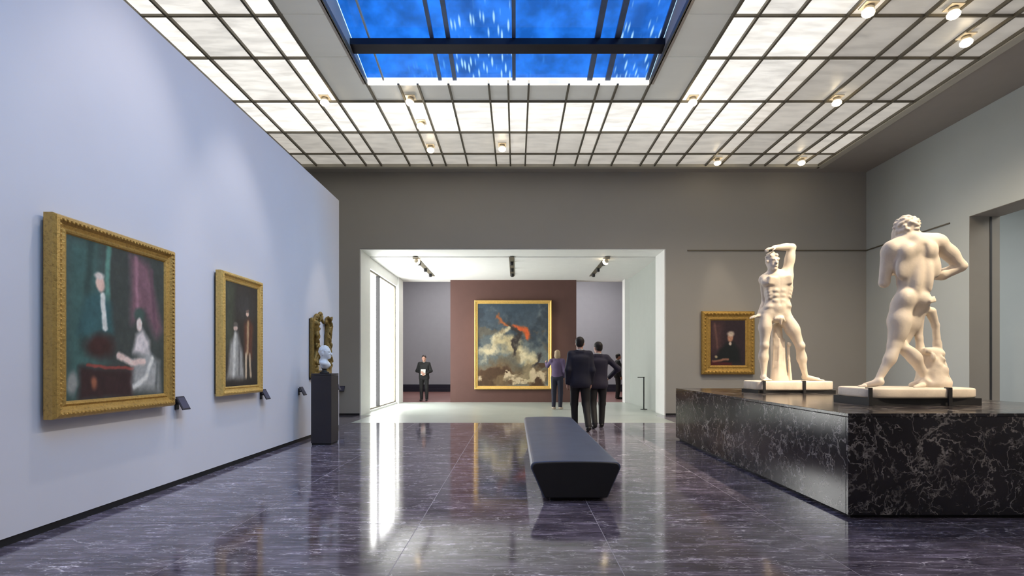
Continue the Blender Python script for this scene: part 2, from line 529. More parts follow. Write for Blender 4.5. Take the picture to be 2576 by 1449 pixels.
# hall
HZ = 4.25
o = bx('ceiling_hall', -4.6, 4.6, YB + TH, YH + 0.4, HZ, HZ + 0.3, M_white)
tag(o, 'white ceiling of the bright hall with three dark slots', 'ceiling', kind=S)
for x in (-2.76, -0.12, 2.5):
    bx('lighting_slot', x - 0.07, x + 0.07, 13.95, 17.0, HZ - 0.012, HZ + 0.0, M_mull, o)
    for y in (14.6, 15.6, 16.5):
        MB().lathe([(0.045, 0), (0.05, 0.03), (0.05, 0.10)], 12, Matrix.Translation((x, y, HZ - 0.11))).build('track_lamp', M_black, o)
o = MB().box(3.90, 4.2, YB + TH, YH, 0, HZ).build('wall_hall_right', M_hall_grey)
tag(o, 'pale grey side wall of the hall beside the black rail', 'wall', kind=S)
o = MB().box(3.73, 3.97, YH - 0.25, YH + 0.15, 0, HZ).build('wall_hall_pier', M_white)
tag(o, 'narrow white pier at the end of the pale hall wall', 'pier', kind=S)
o = MB().box(-4.3, -3.95, YH - 0.55, YH + 0.1, 0, HZ).box(-4.3, -4.0, YB + TH, YH - 0.55, 3.95, HZ).box(-4.3, -4.0, YB + TH, YH - 0.55, 0, 0.05).build('wall_hall_left', M_white)
tag(o, 'white pier and lintel around the bright hall window', 'wall', kind=S)
# window of the hall: back-lit frosted panes in dark bars
M_winlit = glow('daylit_frosted_glass', (1.0, 1.0, 0.98), 8.0, 0.03)
wy0, wy1 = YB + TH, YH - 0.55
w1 = MB().box(-4.14, -4.06, wy0, wy0 + 0.05, 0.05, 3.95).box(-4.14, -4.06, wy1 - 0.05, wy1, 0.05, 3.95).box(-4.14, -4.06, wy0, wy1, 3.90, 3.95).box(-4.14, -4.06, wy0, wy1, 0.05, 0.09).build('window_1', M_mull)
tag(w1, 'tall blazing white window wall at the side of the hall', 'window', kind=S)
bars = [wy0 + 0.05, 14.35, 15.02, wy1 - 0.05]
for a, b_ in zip(bars[:-1], bars[1:]):
    bx('window_pane', -4.12, -4.10, a + 0.02, b_ - 0.02, 0.09, 3.90, M_winlit, w1)
bx('window_bar', -4.12, -4.0, 14.985, 15.055, 0.09, 3.90, M_black, w1)
bx('window_bar', -4.12, -4.06, 14.33, 14.37, 0.09, 3.90, M_edge, w1)
# brown feature wall and far grey room
o = bx('wall_feature', -2.28, 2.10, YH, YH + 0.5, 0, HZ + 0.15, M_brown)
tag(o, 'brown feature wall carrying the large framed storm painting', 'wall', kind=S)
o = MB().box(-7, 8, 25, 25.3, 0.35, 6).box(-7.3, -7, YH, 25.3, 0, 6).box(8, 8.3, YH, 25.3, 0, 6).box(-7.3, 8.3, YH + 0.15, 25.3, 6, 6.2).box(-7, -4.1, YH - 0.05, YH + 0.1, 0, 6).box(3.97, 8, YH - 0.05, YH + 0.1, 0, 6).box(-7, 8, YH + 0.1, YH + 0.4, HZ + 0.3, 6).build('wall_far', M_far_grey)
tag(o, 'cool grey far room glimpsed on both sides of the brown wall', 'wall', kind=S)
o = MB().box(-7, 8, 24.9, 25, 0.0, 0.17).box(-7, 8, 24.95, 25.3, 0.17, 0.35).build('baseboard_far', M_plate)
tag(o, 'dark band along the foot of the cool grey far wall', 'baseboard', kind=S)
M_farfill = glow('far_room_lamp_glass', (1.0, 0.97, 0.92), 13.0, 0.1)  # glowing panels added out of view to brighten the far room
for k, x in enumerate((-3.0, 3.2)):
    r = empty('ceiling_lamp_panel', (x, 21.5, 5.98))
    tag(r, ['lit ceiling panel in the far room above the standing guard', 'lit ceiling panel in the far room above the half hidden visitor'][k], 'ceiling light', 'far room ceiling panels')
    bx('lamp_frame', -1.05, 1.05, -1.55, 1.55, 0.0, 0.02, M_edge, r)
    bx('diffuser', -1.0, 1.0, -1.5, 1.5, -0.012, 0.0, M_farfill, r)
r = empty('ceiling_lamp_panel', (XR + 2.2, 6.5, 4.98))  # unseen glowing panel added to light the side room
tag(r, 'lit ceiling panel in the room behind the tall side doorway', 'ceiling light')
bx('lamp_frame', -0.95, 0.95, -3.05, 3.05, 0.0, 0.02, M_edge, r)
bx('diffuser', -0.9, 0.9, -3, 3, -0.012, 0.0, glow('side_room_lamp_glass', (1.0, 0.98, 0.95), 4.5, 0.1), r)

# ------------------------------------------------------------------ luminous ceiling
LX = [-5.36, -4.97, -4.25, -3.73, -3.35, -2.64, -2.08, -1.74, -1.195, -0.484, -0.138, 0.227, 0.939, 1.47, 1.80, 2.37, 3.09, 3.45, 4.0, 4.72, 5.08, 5.83, 6.2, 6.73, 7.10, 7.53]
LY = [-3.0, -1.0, 0.9, 2.5, 4.1, 5.7, 7.30, 8.31, 9.68, 10.97, 12.08, 12.75]
SKX0, SKX1, SKY0, SKY1 = -2.64, 2.37, 0.9, 9.04
ce = MB().box(XLL, LX[0], YF, YB, ZC, ZC + 0.3).box(LX[-1], XR, YF, YB, ZC, ZC + 0.3).box(LX[0], LX[-1], 12.80, YB, ZC, ZC + 0.3).box(LX[0], LX[-1], YF, LY[0], ZC, ZC + 0.3)
ce.box(LX[0], SKX0, LY[0], 12.8, ZC + 0.06, ZC + 0.09).box(SKX1, LX[-1], LY[0], 12.8, ZC + 0.06, ZC + 0.09).box(SKX0, SKX1, SKY1, 12.8, ZC + 0.06, ZC + 0.09).box(SKX0, SKX1, LY[0], SKY0, ZC + 0.06, ZC + 0.09)
ceil = ce.build('ceiling', M_soffit)
tag(ceil, 'luminous gallery ceiling of back-lit glass panels in dark bars', 'ceiling', kind=S)
WARM = (1.0, 0.965, 0.90)
glows = {}
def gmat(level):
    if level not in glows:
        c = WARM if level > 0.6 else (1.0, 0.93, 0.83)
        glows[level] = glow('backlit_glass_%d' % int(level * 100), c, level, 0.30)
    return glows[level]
def bay_level(i, j):
    x = 0.5 * (LX[i] + LX[i + 1]); y = 0.5 * (LY[j] + LY[j + 1]); narrow = LX[i + 1] - LX[i] < 0.45
    right = x > 4.72
    if y > 12.08:
        return 0.33 if not right else 0.28
    if y > 10.97:
        return 0.44 if narrow else (0.36 if not right else 0.29)
    if y > 9.68:
        return ([0.86, 0.92, 0.82][i % 3] if not right else (0.60 if x < 5.1 else 0.34))
    if right:
        return 0.52 if x < 5.1 else (0.25 if not narrow else 0.21)
    if narrow:
        return 0.95
    return [0.82, 0.66, 0.78][(i + j) % 3]
cache = {}
def panel(x0, x1, y0, y1, mat, nm='ceiling_panel'):
    key = (round(x1 - x0, 3), round(y1 - y0, 3), mat.name)
    if key not in cache:
        w, d = (x1 - x0) / 2 - 0.012, (y1 - y0) / 2 - 0.012
        me = MB().box(-w, w, -d, d, 0, 0.02).mesh(nm)
        me.materials.append(mat)
        cache[key] = me
    p = link(nm, cache[key], None, ceil)
    p.location = ((x0 + x1) / 2, (y0 + y1) / 2, ZC + 0.03)
    return p
M_border = glow('unlit_border_panel', (0.92, 0.92, 0.86), 0.15, 0.1)  # opaque border panels; the dim glow stands in for bounced light
rows = list(range(len(LY) - 1))
for i in range(len(LX) - 1):
    inner = SKX0 - 0.01 <= LX[i] and LX[i + 1] <= SKX1 + 0.01
    border = abs(LX[i] + 3.35) < 0.01 or abs(LX[i] - 2.37) < 0.01
    for j in rows:
        y0, y1 = LY[j], LY[j + 1]
        if inner and y0 >= SKY0 - 0.01 and y1 < 9.0:
            continue
        if inner and abs(y1 - 9.68) < 0.01:
            panel(LX[i], LX[i + 1], SKY1, y1, M_border)
            continue
        if border and y0 > 0.5 and y1 < 9.7:
            panel(LX[i], LX[i + 1], y0, y1, M_border)
            continue
        panel(LX[i], LX[i + 1], y0, y1, gmat(bay_level(i, j)))
def bar(x0, x1, y0, y1, z0=0.0, z1=0.06, mat=M_mull, nm='ceiling_bar'):
    return bx(nm, x0, x1, y0, y1, ZC - 0.02 + z0, ZC + z1, mat, ceil)
for x in LX:
    w = 0.017
    if SKX0 + 0.01 < x < SKX1 - 0.01:
        bar(x - w, x + w, SKY1, LY[-1]); bar(x - w, x + w, LY[0], SKY0)
    else:
        bar(x - w, x + w, LY[0], LY[-1])
for y in LY[:-1]:
    if SKY0 + 0.01 < y < SKY1:
        for a, b_ in ((LX[0], -3.35), (3.09, LX[-1])):
            bar(a, b_, y - 0.012, y + 0.012, 0.012)
    else:
        bar(LX[0], LX[-1], y - 0.012, y + 0.012, 0.012)
bar(LX[0] - 0.05, LX[-1] + 0.05, LY[-1], 12.86, -0.02, 0.08, M_edge, 'edge_trim')
bar(LX[-1], LX[-1] + 0.16, LY[0], 12.86, -0.02, 0.08, M_edge, 'edge_trim')
bar(LX[0] - 0.12, LX[0], LY[0], 12.86, -0.02, 0.08, M_edge, 'edge_trim')

# skylight: raised gable of blue patterned glass above the opening
def skymat(name, tint, dash, density):
    m, nt, b = new_mat(name)
    nt.nodes.remove(b)
    out = nt.nodes['Material Output']
    v = coords(nt, (9, 1.5, 1), (0, 0, math.radians(-24)))
    vo = nt.nodes.new('ShaderNodeTexVoronoi')
    vo.inputs['Scale'].default_value = 1.6
    vo.inputs['Randomness'].default_value = 0.55
    nt.links.new(v, vo.inputs['Vector'])
    d = ramp(nt, vo.outputs['Distance'], [(0.16, (1, 1, 1)), (0.33, (0, 0, 0))])
    v2 = coords(nt)
    n = noise(nt, v2, 1.1, 3)
    mk = ramp(nt, n.outputs['Fac'], [(0.62 - density, (0, 0, 0)), (0.74 - density, (1, 1, 1))])
    mul = nt.nodes.new('ShaderNodeMixRGB'); mul.blend_type = 'MULTIPLY'; mul.inputs[0].default_value = 1
    nt.links.new(d, mul.inputs[1]); nt.links.new(mk, mul.inputs[2])
    mx = nt.nodes.new('ShaderNodeMixRGB')
    nt.links.new(mul.outputs[0], mx.inputs[0])
    n3 = noise(nt, v2, 2.3, 4)
    base = ramp(nt, n3.outputs['Fac'], [(0.35, tuple(c * 0.85 for c in tint)), (0.65, tuple(min(1, c * 1.25) for c in tint))])
    nt.links.new(base, mx.inputs[1])
    mx.inputs[2].default_value = (*dash, 1)
    tr = nt.nodes.new('ShaderNodeBsdfTransparent')
    nt.links.new(mx.outputs[0], tr.inputs['Color'])
    gl = nt.nodes.new('ShaderNodeBsdfGlossy')
    gl.inputs['Roughness'].default_value = 0.05
    ms = nt.nodes.new('ShaderNodeMixShader'); ms.inputs[0].default_value = 0.03
    nt.links.new(tr.outputs[0], ms.inputs[1]); nt.links.new(gl.outputs[0], ms.inputs[2])
    nt.links.new(ms.outputs[0], out.inputs['Surface'])
    return m
M_sky = [skymat('blue_patterned_glass', (0.15, 0.33, 0.57), (0.66, 0.70, 0.72), 0.34),
         skymat('blue_plain_glass', (0.13, 0.34, 0.60), (0.28, 0.47, 0.66), 0.12)]
sky = empty('window_2', (0, 0, ZC))
tag(sky, 'blue glazed skylight with dark beams in the middle of the ceiling', 'skylight', kind=S)
SL = 0.2
z_c = 0.10
ymid = (SKY0 + SKY1) / 2
zr = z_c + SL * (SKY1 - ymid)
# trim faces of the well
MB().prism([(SKY0, -0.02), (SKY1, -0.02), (SKY1, z_c), (ymid, zr), (SKY0, z_c)], SKX0 - 0.06, SKX0, 'yzx').build('well_side', M_well, sky)
MB().prism([(SKY0, -0.02), (SKY1, -0.02), (SKY1, z_c), (ymid, zr), (SKY0, z_c)], SKX1, SKX1 + 0.06, 'yzx').build('well_side', M_well, sky)
bx('light_slot', SKX0, SKX1, SKY1, SKY1 + 0.06, -0.0, z_c, gmat(0.95), sky)  # far curb given its own glow to show a bright lit edge
bx('well_curb', SKX0, SKX1, SKY0 - 0.06, SKY0, -0.0, z_c, M_white, sky)
gx = [SKX0, -2.34, -1.34, -1.08, -0.035, 1.30, 1.62, SKX1]
def slopebox(x0, x1, u0, u1, w0, w1, far=True):
    """box lying on the glazing slope; u = distance from the curb, w = height above the glass"""
    vs = []
    for w in (w0, w1):
        for u in (u0, u1):
            for x in (x0, x1):
                y = SKY1 - u if far else SKY0 + u
                vs.append((x, y, z_c + SL * u + w))
    mb = MB(); mb.v = vs
    mb.f = [(0, 2, 3, 1), (4, 5, 7, 6), (0, 1, 5, 4), (2, 6, 7, 3), (0, 4, 6, 2), (1, 3, 7, 5)]
    return mb
U = [0.0, 0.82, 2.5, SKY1 - ymid]
for far in (True, False):
    for i in range(len(gx) - 1):
        for j in range(len(U) - 1):
            slopebox(gx[i] + 0.01, gx[i + 1] - 0.01, U[j] + 0.005, U[j + 1] - 0.005, 0.0, 0.02, far).build('glass_pane', M_sky[0 if i in (3, 6) else 1], sky)
    for x, w, mt in zip(gx[1:-1], (0.012, 0.03, 0.035, 0.03, 0.045, 0.045), (M_edge, M_bluebar, M_bluebar, M_bluebar, M_bluebar, M_bluebar)):
        slopebox(x - w, x + w, 0, U[-1], -0.05, 0.0, far).build('glazing_bar', mt, sky)
    slopebox(SKX1 - 0.08, SKX1 - 0.02, 0, U[-1], -0.04, 0.0, far).build('glazing_bar', M_bluebar, sky)
    for u in (0.72, 2.42):
        slopebox(SKX0, SKX1, u, u + 0.19, -0.16, -0.06, far).build('roof_beam', M_beam, sky)
bx('roof_beam', SKX0, SKX1, ymid - 0.1, ymid + 0.1, zr - 0.15, zr, M_beam, sky)

# ------------------------------------------------------------------ spotlights (fixture with its own lamp)
def lens_mat():
    m, nt, b = new_mat('lamp_lens')
    b.inputs['Emission Color'].default_value = (1.0, 0.80, 0.52, 1)
    b.inputs['Emission Strength'].default_value = 9.0
    return m
M_lens = lens_mat()
M_house = plain('lamp_housing', srgb(226, 216, 196), 0.4, 0.1)
WIDE = 170.0
def spot(x, y, label, target=None, power=None, size=28, colr=(1.0, 0.82, 0.60), z=ZC - 0.02, rad=0.05):
    r = empty('spotlight', (x, y, z))
    tag(r, label, 'spotlight', 'ceiling spotlights')
    d = Vector(target) - Vector((x, y, z)) if target else Vector((0, 0, -1))
    q = d.to_track_quat('-Z', 'Y').to_matrix().to_4x4()
    MB().box(-0.09, 0.09, -0.09, 0.09, -0.005, 0.012).build('mount_plate', M_house, r)
    T = Matrix.Translation((0, 0, -0.06)) @ q
    MB().lathe([(0.04, 0.05), (0.062, 0.03), (0.066, 0.0), (0.05, -0.005)], 16, T).build('lamp_housing', M_house, r, smooth=True)
    MB().lathe([(0.060, -0.002), (0.082, -0.03), (0.078, -0.06), (0.05, -0.085), (0.015, -0.094)], 16, T).build('lens', M_lens, r, smooth=True)
    if power is None:
        power, size, rad = WIDE, 150, 0.1
    if power:
        L = bpy.data.lights.new('spotlight_beam', 'SPOT')
        L.energy = power; L.color = colr; L.spot_size = math.radians(size); L.spot_blend = 0.7; L.shadow_soft_size = rad
        lo = bpy.data.objects.new('spotlight_beam', L)
        COL.objects.link(lo)
        lo.parent = r
        lo.location = Vector((0, 0, -0.06)) + d.normalized() * 0.12
        lo.rotation_euler = d.to_track_quat('-Z', 'Y').to_euler()
    return r
P1c = (-3.6, 4.6, 1.75); P2c = (-3.6, 6.65, 1.7); RELc = (-3.6, 9.5, 1.8); BUSTc = (-3.15, 8.45, 1.4)
ST1 = (4.05, 7.65); ST2 = (4.12, 5.44)
spot(-3.54, 9.48, 'warm spotlight at the skylight corner above the lavender wall', power=0)
spot(-1.95, 9.48, 'warm spotlight nearest the skylight in the row of three', RELc, 150, 22)
spot(-1.93, 10.44, 'middle warm spotlight of the row of three before the back wall', BUSTc, 60, 14)
spot(-1.93, 11.57, 'last warm spotlight of the row of three before the back wall', power=0)
spot(-0.31, 11.51, 'lone warm spotlight near the centre of the back ceiling row', power=0)
spot(3.27, 9.48, 'warm spotlight at the skylight corner above the plinth')
spot(4.86, 7.05, 'brightest warm spotlight, in a glowing strip above the statues', (ST1[0] - 0.1, ST1[1] - 0.2, 2.0), 60, 26)
spot(6.06, 7.09, 'warm spotlight in the dull strip at the top picture edge')
spot(6.78, 7.71, 'warm spotlight in the outermost strip towards the side wall')
spot(5.94, 9.48, 'warm spotlight in the dull strip above the second statue')
spot(4.84, 12.3, 'warm spotlight above the small framed portrait', (5.45, 13.15, 1.9), 90, 26)
spot(6.86, 12.3, 'warm spotlight in the far ceiling corner by the side wall', power=0)
spot(6.01, 4.6, 'warm spotlight in the dull strip lighting the front of the frontal statue', (ST1[0], ST1[1], 2.2), 1500, 30)
spot(6.01, 2.9, 'warm spotlight in the dull strip lighting the back of the turned statue', (ST2[0], ST2[1], 2.0), 1300, 36)
spot(3.27, 1.0, 'warm spotlight lighting the flank of the turned statue', (ST2[0], ST2[1], 1.9), 120, 22)
spot(-1.9, 4.97, 'warm spotlight on the ridge beam over the large double portrait', P1c, 170, 44, (1, 0.9, 0.80), z=7.0)
spot(-1.9, 6.52, 'warm spotlight on a roof beam over the narrow full-length portrait', P2c, 150, 40, (1, 0.9, 0.80), z=6.69)
for k, y in enumerate((1.6, 4.0, 6.6)):  # out-of-view lights added to brighten the display wall
    spot(2.5, y, ['wall-washing spotlight on the skylight edge above the near floor', 'wall-washing spotlight on the skylight edge level with the double portrait', 'wall-washing spotlight on the skylight edge level with the narrow portrait'][k], (XL, y + 0.5, 2.0), 165, 95, (1.0, 0.94, 0.88), rad=0.15)
for k, (x, tx) in enumerate(((-2.76, -0.7), (2.5, 0.5))):
    spot(x, 14.2, ['hall spotlight on the slot by the window aimed at the storm painting', 'hall spotlight on the slot by the pale wall aimed at the storm painting'][k], (tx, 17.7, 2.0), 130, 40, z=HZ - 0.02)

# ------------------------------------------------------------------ paintings
def fbm(ny, nx, base=4, octs=5, rough=0.55, seed=0):
    rg = np.random.default_rng(seed)
    out = np.zeros((ny, nx)); amp = 1.0; tot = 0
    for o_ in range(octs):
        n = base * 2 ** o_
        g = rg.random((n + 2, n + 2))
        yy = np.linspace(0, n, ny); xx = np.linspace(0, n, nx)
        y0 = np.floor(yy).astype(int); x0 = np.floor(xx).astype(int)
        fy = (yy - y0)[:, None]; fx = (xx - x0)[None, :]
        fy = fy * fy * (3 - 2 * fy); fx = fx * fx * (3 - 2 * fx)
        a = g[y0][:, x0]; b = g[y0][:, x0 + 1]; c = g[y0 + 1][:, x0]; d = g[y0 + 1][:, x0 + 1]
        out += amp * ((a * (1 - fx) + b * fx) * (1 - fy) + (c * (1 - fx) + d * fx) * fy)
        tot += amp; amp *= rough
    return out / tot

class Paint:
    """brushed colour on a fine grid, u to the right and v upwards, both 0..1"""
    def __init__(s, nx, ny, bg, seed=0, warp=0.05):
        s.nx, s.ny, s.seed = nx, ny, seed
        s.u, s.v = np.meshgrid(np.linspace(0, 1, nx), np.linspace(0, 1, ny))
        n1 = fbm(ny, nx, 5, 5, 0.6, seed) - 0.5; n2 = fbm(ny, nx, 5, 5, 0.6, seed + 1) - 0.5
        s.wu = s.u + warp * n1; s.wv = s.v + warp * n2
        s.c = np.ones((ny, nx, 3)) * np.array(bg, float)
    def mix(s, a, col):
        s.c += a[..., None] * (np.array(col, float) - s.c)
    def grad(s, col, v0, v1, amt=1.0):
        s.mix(np.clip((s.wv - v0) / (v1 - v0), 0, 1) * amt, col)
    def ell(s, cu, cv, ru, rv, col, soft=0.25, rot=0.0, amt=1.0):
        x = s.wu - cu; y = (s.wv - cv)
        ca, sa = math.cos(rot), math.sin(rot)
        p = (x * ca + y * sa) / ru; q = (-x * sa + y * ca) / rv
        r = np.sqrt(p * p + q * q)
        s.mix(np.clip((1 - r) / soft, 0, 1) * amt, col)
    def line(s, pts, w, col, soft=0.4, amt=1.0):
        d = np.full(s.u.shape, 9.0)
        for (a, b), (c, e) in zip(pts[:-1], pts[1:]):
            L = (c - a) ** 2 + (e - b) ** 2
            t = np.clip(((s.wu - a) * (c - a) + (s.wv - b) * (e - b)) / L, 0, 1)
            d = np.minimum(d, np.hypot(s.wu - a - t * (c - a), s.wv - b - t * (e - b)))
        s.mix(np.clip((w - d) / (w * soft), 0, 1) * amt, col)
    def poly(s, pts, col, soft=0.015, amt=1.0):
        ins = np.zeros(s.u.shape, bool); d = np.full(s.u.shape, 9.0)
        for (a, b), (c, e) in zip(pts, pts[1:] + pts[:1]):
            cr = ((b > s.wv) != (e > s.wv)) & (s.wu < (c - a) * (s.wv - b) / ((e - b) or 1e-9) + a)
            ins ^= cr
            L = (c - a) ** 2 + (e - b) ** 2 + 1e-12
            t = np.clip(((s.wu - a) * (c - a) + (s.wv - b) * (e - b)) / L, 0, 1)
            d = np.minimum(d, np.hypot(s.wu - a - t * (c - a), s.wv - b - t * (e - b)))
        s.mix(np.clip(0.5 + np.where(ins, d, -d) / (2 * soft), 0, 1) * amt, col)
    def clouds(s, col, th=0.5, w=0.15, base=4, seed=5, v0=0, v1=1, amt=1.0):
        n = fbm(s.ny, s.nx, base, 5, 0.55, seed)
        m = np.clip((n - th) / w, 0, 1) * ((s.wv > v0) & (s.wv < v1)) * amt
        s.mix(m, col)
    gain = 1.0
    def mesh(s, w, h, name='canvas'):
        tex = fbm(s.ny, s.nx, 24, 3, 0.7, s.seed + 3)
        c = np.clip(s.gain * s.c * (0.86 + 0.28 * tex[..., None]), 0, 255) / 255
        lin = np.where(c <= 0.04045, c / 12.92, ((c + 0.055) / 1.055) ** 2.4)
        me = bpy.data.meshes.new(name)
        nx, ny = s.nx, s.ny
        V = np.stack([(s.u - 0.5) * w, np.zeros_like(s.u), (s.v - 0.5) * h], -1).reshape(-1, 3)
        I = np.arange(nx * ny).reshape(ny, nx)
        Q = np.stack([I[:-1, :-1], I[:-1, 1:], I[1:, 1:], I[1:, :-1]], -1).reshape(-1, 4)
        me.vertices.add(len(V)); me.vertices.foreach_set('co', V.astype(np.float32).ravel())
        me.loops.add(Q.size); me.loops.foreach_set('vertex_index', Q.astype(np.int32).ravel())
        me.polygons.add(len(Q)); me.polygons.foreach_set('loop_start', np.arange(0, Q.size, 4, dtype=np.int32))
        me.update(calc_edges=True)
        at = me.color_attributes.new('paint', 'FLOAT_COLOR', 'POINT')
        rgba = np.concatenate([lin.reshape(-1, 3), np.ones((nx * ny, 1))], 1).astype(np.float32)
        at.data.foreach_set('color', rgba.ravel())
        return me

def paint_mat():
    m, nt, b = new_mat('oil_paint')
    a = nt.nodes.new('ShaderNodeVertexColor'); a.layer_name = 'paint'
    nt.links.new(a.outputs['Color'], b.inputs['Base Color'])
    b.inputs['Roughness'].default_value = 0.45
    n = noise(nt, coords(nt), 90, 3)
    bump(nt, b, n.outputs['Fac'], 0.08, 0.004)
    return m
M_paint = paint_mat()

def frame_mesh(w, h, prof, name='frame'):
    """moulding ring around an outer size w x h; profile = (inset from outer edge, height towards the viewer)"""
    V, F = [], []
    n = len(prof)
    for sx, sz in ((-1, -1), (1, -1), (1, 1), (-1, 1)):
        for ins, dep in prof:
            V.append((sx * (w / 2 - ins), -dep, sz * (h / 2 - ins)))
    for c in range(4):
        d = (c + 1) % 4
        for k in range(n):
            l = (k + 1) % n
            F.append((c * n + k, d * n + k, d * n + l, c * n + l))
    me = bpy.data.meshes.new(name)
    me.from_pydata(V, [], F)
    bm = bmesh.new(); bm.from_mesh(me); bmesh.ops.recalc_face_normals(bm, faces=bm.faces); bm.to_mesh(me); bm.free()
    return me

def painting(name, label, loc, rz, w, h, fw, prof, fmat, P, back=0.05, studs=None):
    """local: x along the picture, -y towards the viewer, z up"""
    r = empty(name, loc, rz)
    tag(r, label, 'painting')
    cv = link('canvas', P.mesh(w - 2 * fw + 0.03, h - 2 * fw + 0.03), M_paint, r)
    cv.location = (0, -0.035, 0)
    link('frame', frame_mesh(w, h, prof), fmat, r)
    bx('back_board', -w / 2 + 0.03, w / 2 - 0.03, -0.02, back, -h / 2 + 0.03, h / 2 - 0.03, M_black, r)
    if studs:
        me = MB().lathe([(0.0, 0.0), (studs, 0.0), (studs * 0.75, studs * 0.5), (0.001, studs * 0.62)], 8, Matrix.Rotation(math.radians(90), 4, 'X')).mesh('frame_boss')
        me.materials.append(fmat)
        ins = fw * 0.30; dep = max(d for _, d in prof) - 0.004
        pts = []
        nx_, nz_ = int((w - 2 * ins) / (studs * 3.2)), int((h - 2 * ins) / (studs * 3.2))
        for i in range(nx_ + 1):
            pts += [(-w / 2 + ins + (w - 2 * ins) * i / nx_, z_) for z_ in (-h / 2 + ins, h / 2 - ins)]
        for i in range(1, nz_):
            pts += [(x_, -h / 2 + ins + (h - 2 * ins) * i / nz_) for x_ in (-w / 2 + ins, w / 2 - ins)]
        for x_, z_ in pts:
            b = link('frame_boss', me, None, r)
            b.location = (x_, -dep, z_)
    return r

PROF = lambda fw, d: [(0, -0.02), (0, d * 0.62), (fw * 0.10, d * 0.9), (fw * 0.24, d), (fw * 0.36, d * 0.86), (fw * 0.48, d * 0.62), (fw * 0.66, d * 0.52), (fw * 0.78, d * 0.66), (fw * 0.88, d * 0.60), (fw, d * 0.34), (fw, -0.02)]

# large double portrait (u runs from the near end to the far end of the wall)
p = Paint(170, 190, (58, 62, 58), 21)
p.poly([(0, 0), (0.36, 0), (0.30, 1), (0, 1)], (60, 90, 84), 0.08, 0.9)
p.line([(0.22, 1.0), (0.14, 0.35)], 0.05, (46, 62, 58), 0.8, 0.8)
p.line([(0.38, 1.02), (0.36, 0.62)], 0.035, (84, 122, 108), 0.7)
p.poly([(0.60, 0.98), (0.80, 0.94), (0.97, 0.5), (0.90, 0.42), (0.76, 0.60), (0.60, 0.5)], (120, 84, 92), 0.04, 0.9)
p.line([(0.66, 0.96), (0.68, 0.62)], 0.03, (150, 108, 116), 0.8, 0.8)
p.line([(0.84, 0.9), (0.88, 0.5)], 0.03, (92, 66, 74), 0.8, 0.8)
p.poly([(0.10, 0.40), (0.16, 0.62), (0.28, 0.68), (0.40, 0.62), (0.42, 0.42)], (52, 84, 84), 0.03)
p.line([(0.32, 0.66), (0.34, 0.46)], 0.03, (198, 196, 186), 0.5)
p.ell(0.30, 0.735, 0.052, 0.065, (204, 168, 150), 0.35)
p.ell(0.29, 0.785, 0.06, 0.03, (190, 176, 164), 0.5)
p.ell(0.30, 0.34, 0.17, 0.11, (58, 34, 32), 0.6)
p.poly([(0.12, 0.0), (0.62, 0.0), (0.62, 0.19), (0.12, 0.21)], (52, 34, 34), 0.03)
p.line([(0.20, 0.215), (0.62, 0.20)], 0.014, (128, 62, 54), 0.6)
p.ell(0.06, 0.11, 0.06, 0.10, (122, 122, 116), 0.5)
p.ell(0.25, 0.10, 0.035, 0.06, (150, 92, 66), 0.6, 0, 0.8)
p.poly([(0.62, 0.30), (0.66, 0.42), (0.74, 0.47), (0.82, 0.40), (0.84, 0.26)], (196, 184, 178), 0.025)
p.ell(0.70, 0.57, 0.085, 0.06, (62, 78, 70), 0.5)
p.ell(0.70, 0.50, 0.042, 0.055, (214, 190, 178), 0.35)
p.poly([(0.62, 0.05), (0.62, 0.24), (0.80, 0.30), (0.94, 0.24), (0.95, 0.03)], (150, 148, 142), 0.04)
p.clouds((206, 202, 194), 0.55, 0.1, 12, 31, 0.02, 0.28, 0.0)
p.line([(0.86, 0.26), (0.78, 0.12), (0.64, 0.07)], 0.03, (200, 196, 186), 0.7)
p.line([(0.92, 0.22), (0.90, 0.05)], 0.025, (96, 98, 94), 0.8)
p.line([(0.48, 0.28), (0.60, 0.24), (0.76, 0.23)], 0.03, (208, 180, 166), 0.6)
p.gain = 1.22
P1 = painting('framed_painting', 'large gilt-framed double portrait nearest on the lavender wall', (XL + 0.06, 4.605, 1.675), math.radians(90), 1.39, 1.59, 0.14, PROF(0.14, 0.08), M_gilt, p, studs=0.012)
# narrow full-length portrait
p = Paint(110, 170, (54, 48, 44), 41)
p.poly([(0, 0.3), (0.25, 0.4), (0.28, 1), (0, 1)], (74, 78, 62), 0.08, 0.8)
p.ell(0.6, 0.8, 0.4, 0.2, (66, 62, 60), 0.8)
p.poly([(0.06, 0.08), (0.16, 0.42), (0.36, 0.52), (0.50, 0.34), (0.56, 0.08)], (156, 152, 144), 0.04)
p.line([(0.30, 0.5), (0.24, 0.12)], 0.06, (196, 192, 182), 0.8)
p.line([(0.42, 0.4), (0.40, 0.12)], 0.04, (110, 106, 102), 0.8)
p.ell(0.30, 0.57, 0.07, 0.035, (204, 176, 158), 0.4)
p.ell(0.30, 0.605, 0.08, 0.03, (96, 88, 80), 0.5)
p.poly([(0.56, 0.30), (0.56, 0.62), (0.70, 0.68), (0.84, 0.60), (0.82, 0.28)], (96, 58, 44), 0.04)
p.line([(0.68, 0.62), (0.66, 0.34)], 0.05, (170, 138, 104), 0.6)
p.ell(0.66, 0.72, 0.065, 0.032, (206, 172, 150), 0.4)
p.ell(0.66, 0.75, 0.08, 0.02, (120, 96, 84), 0.5)
p.line([(0.62, 0.30), (0.62, 0.10)], 0.045, (190, 168, 138), 0.6)
p.line([(0.74, 0.30), (0.78, 0.10)], 0.045, (178, 156, 128), 0.6)
p.grad((40, 34, 30), 0.08, 0.0)
p.gain = 1.15
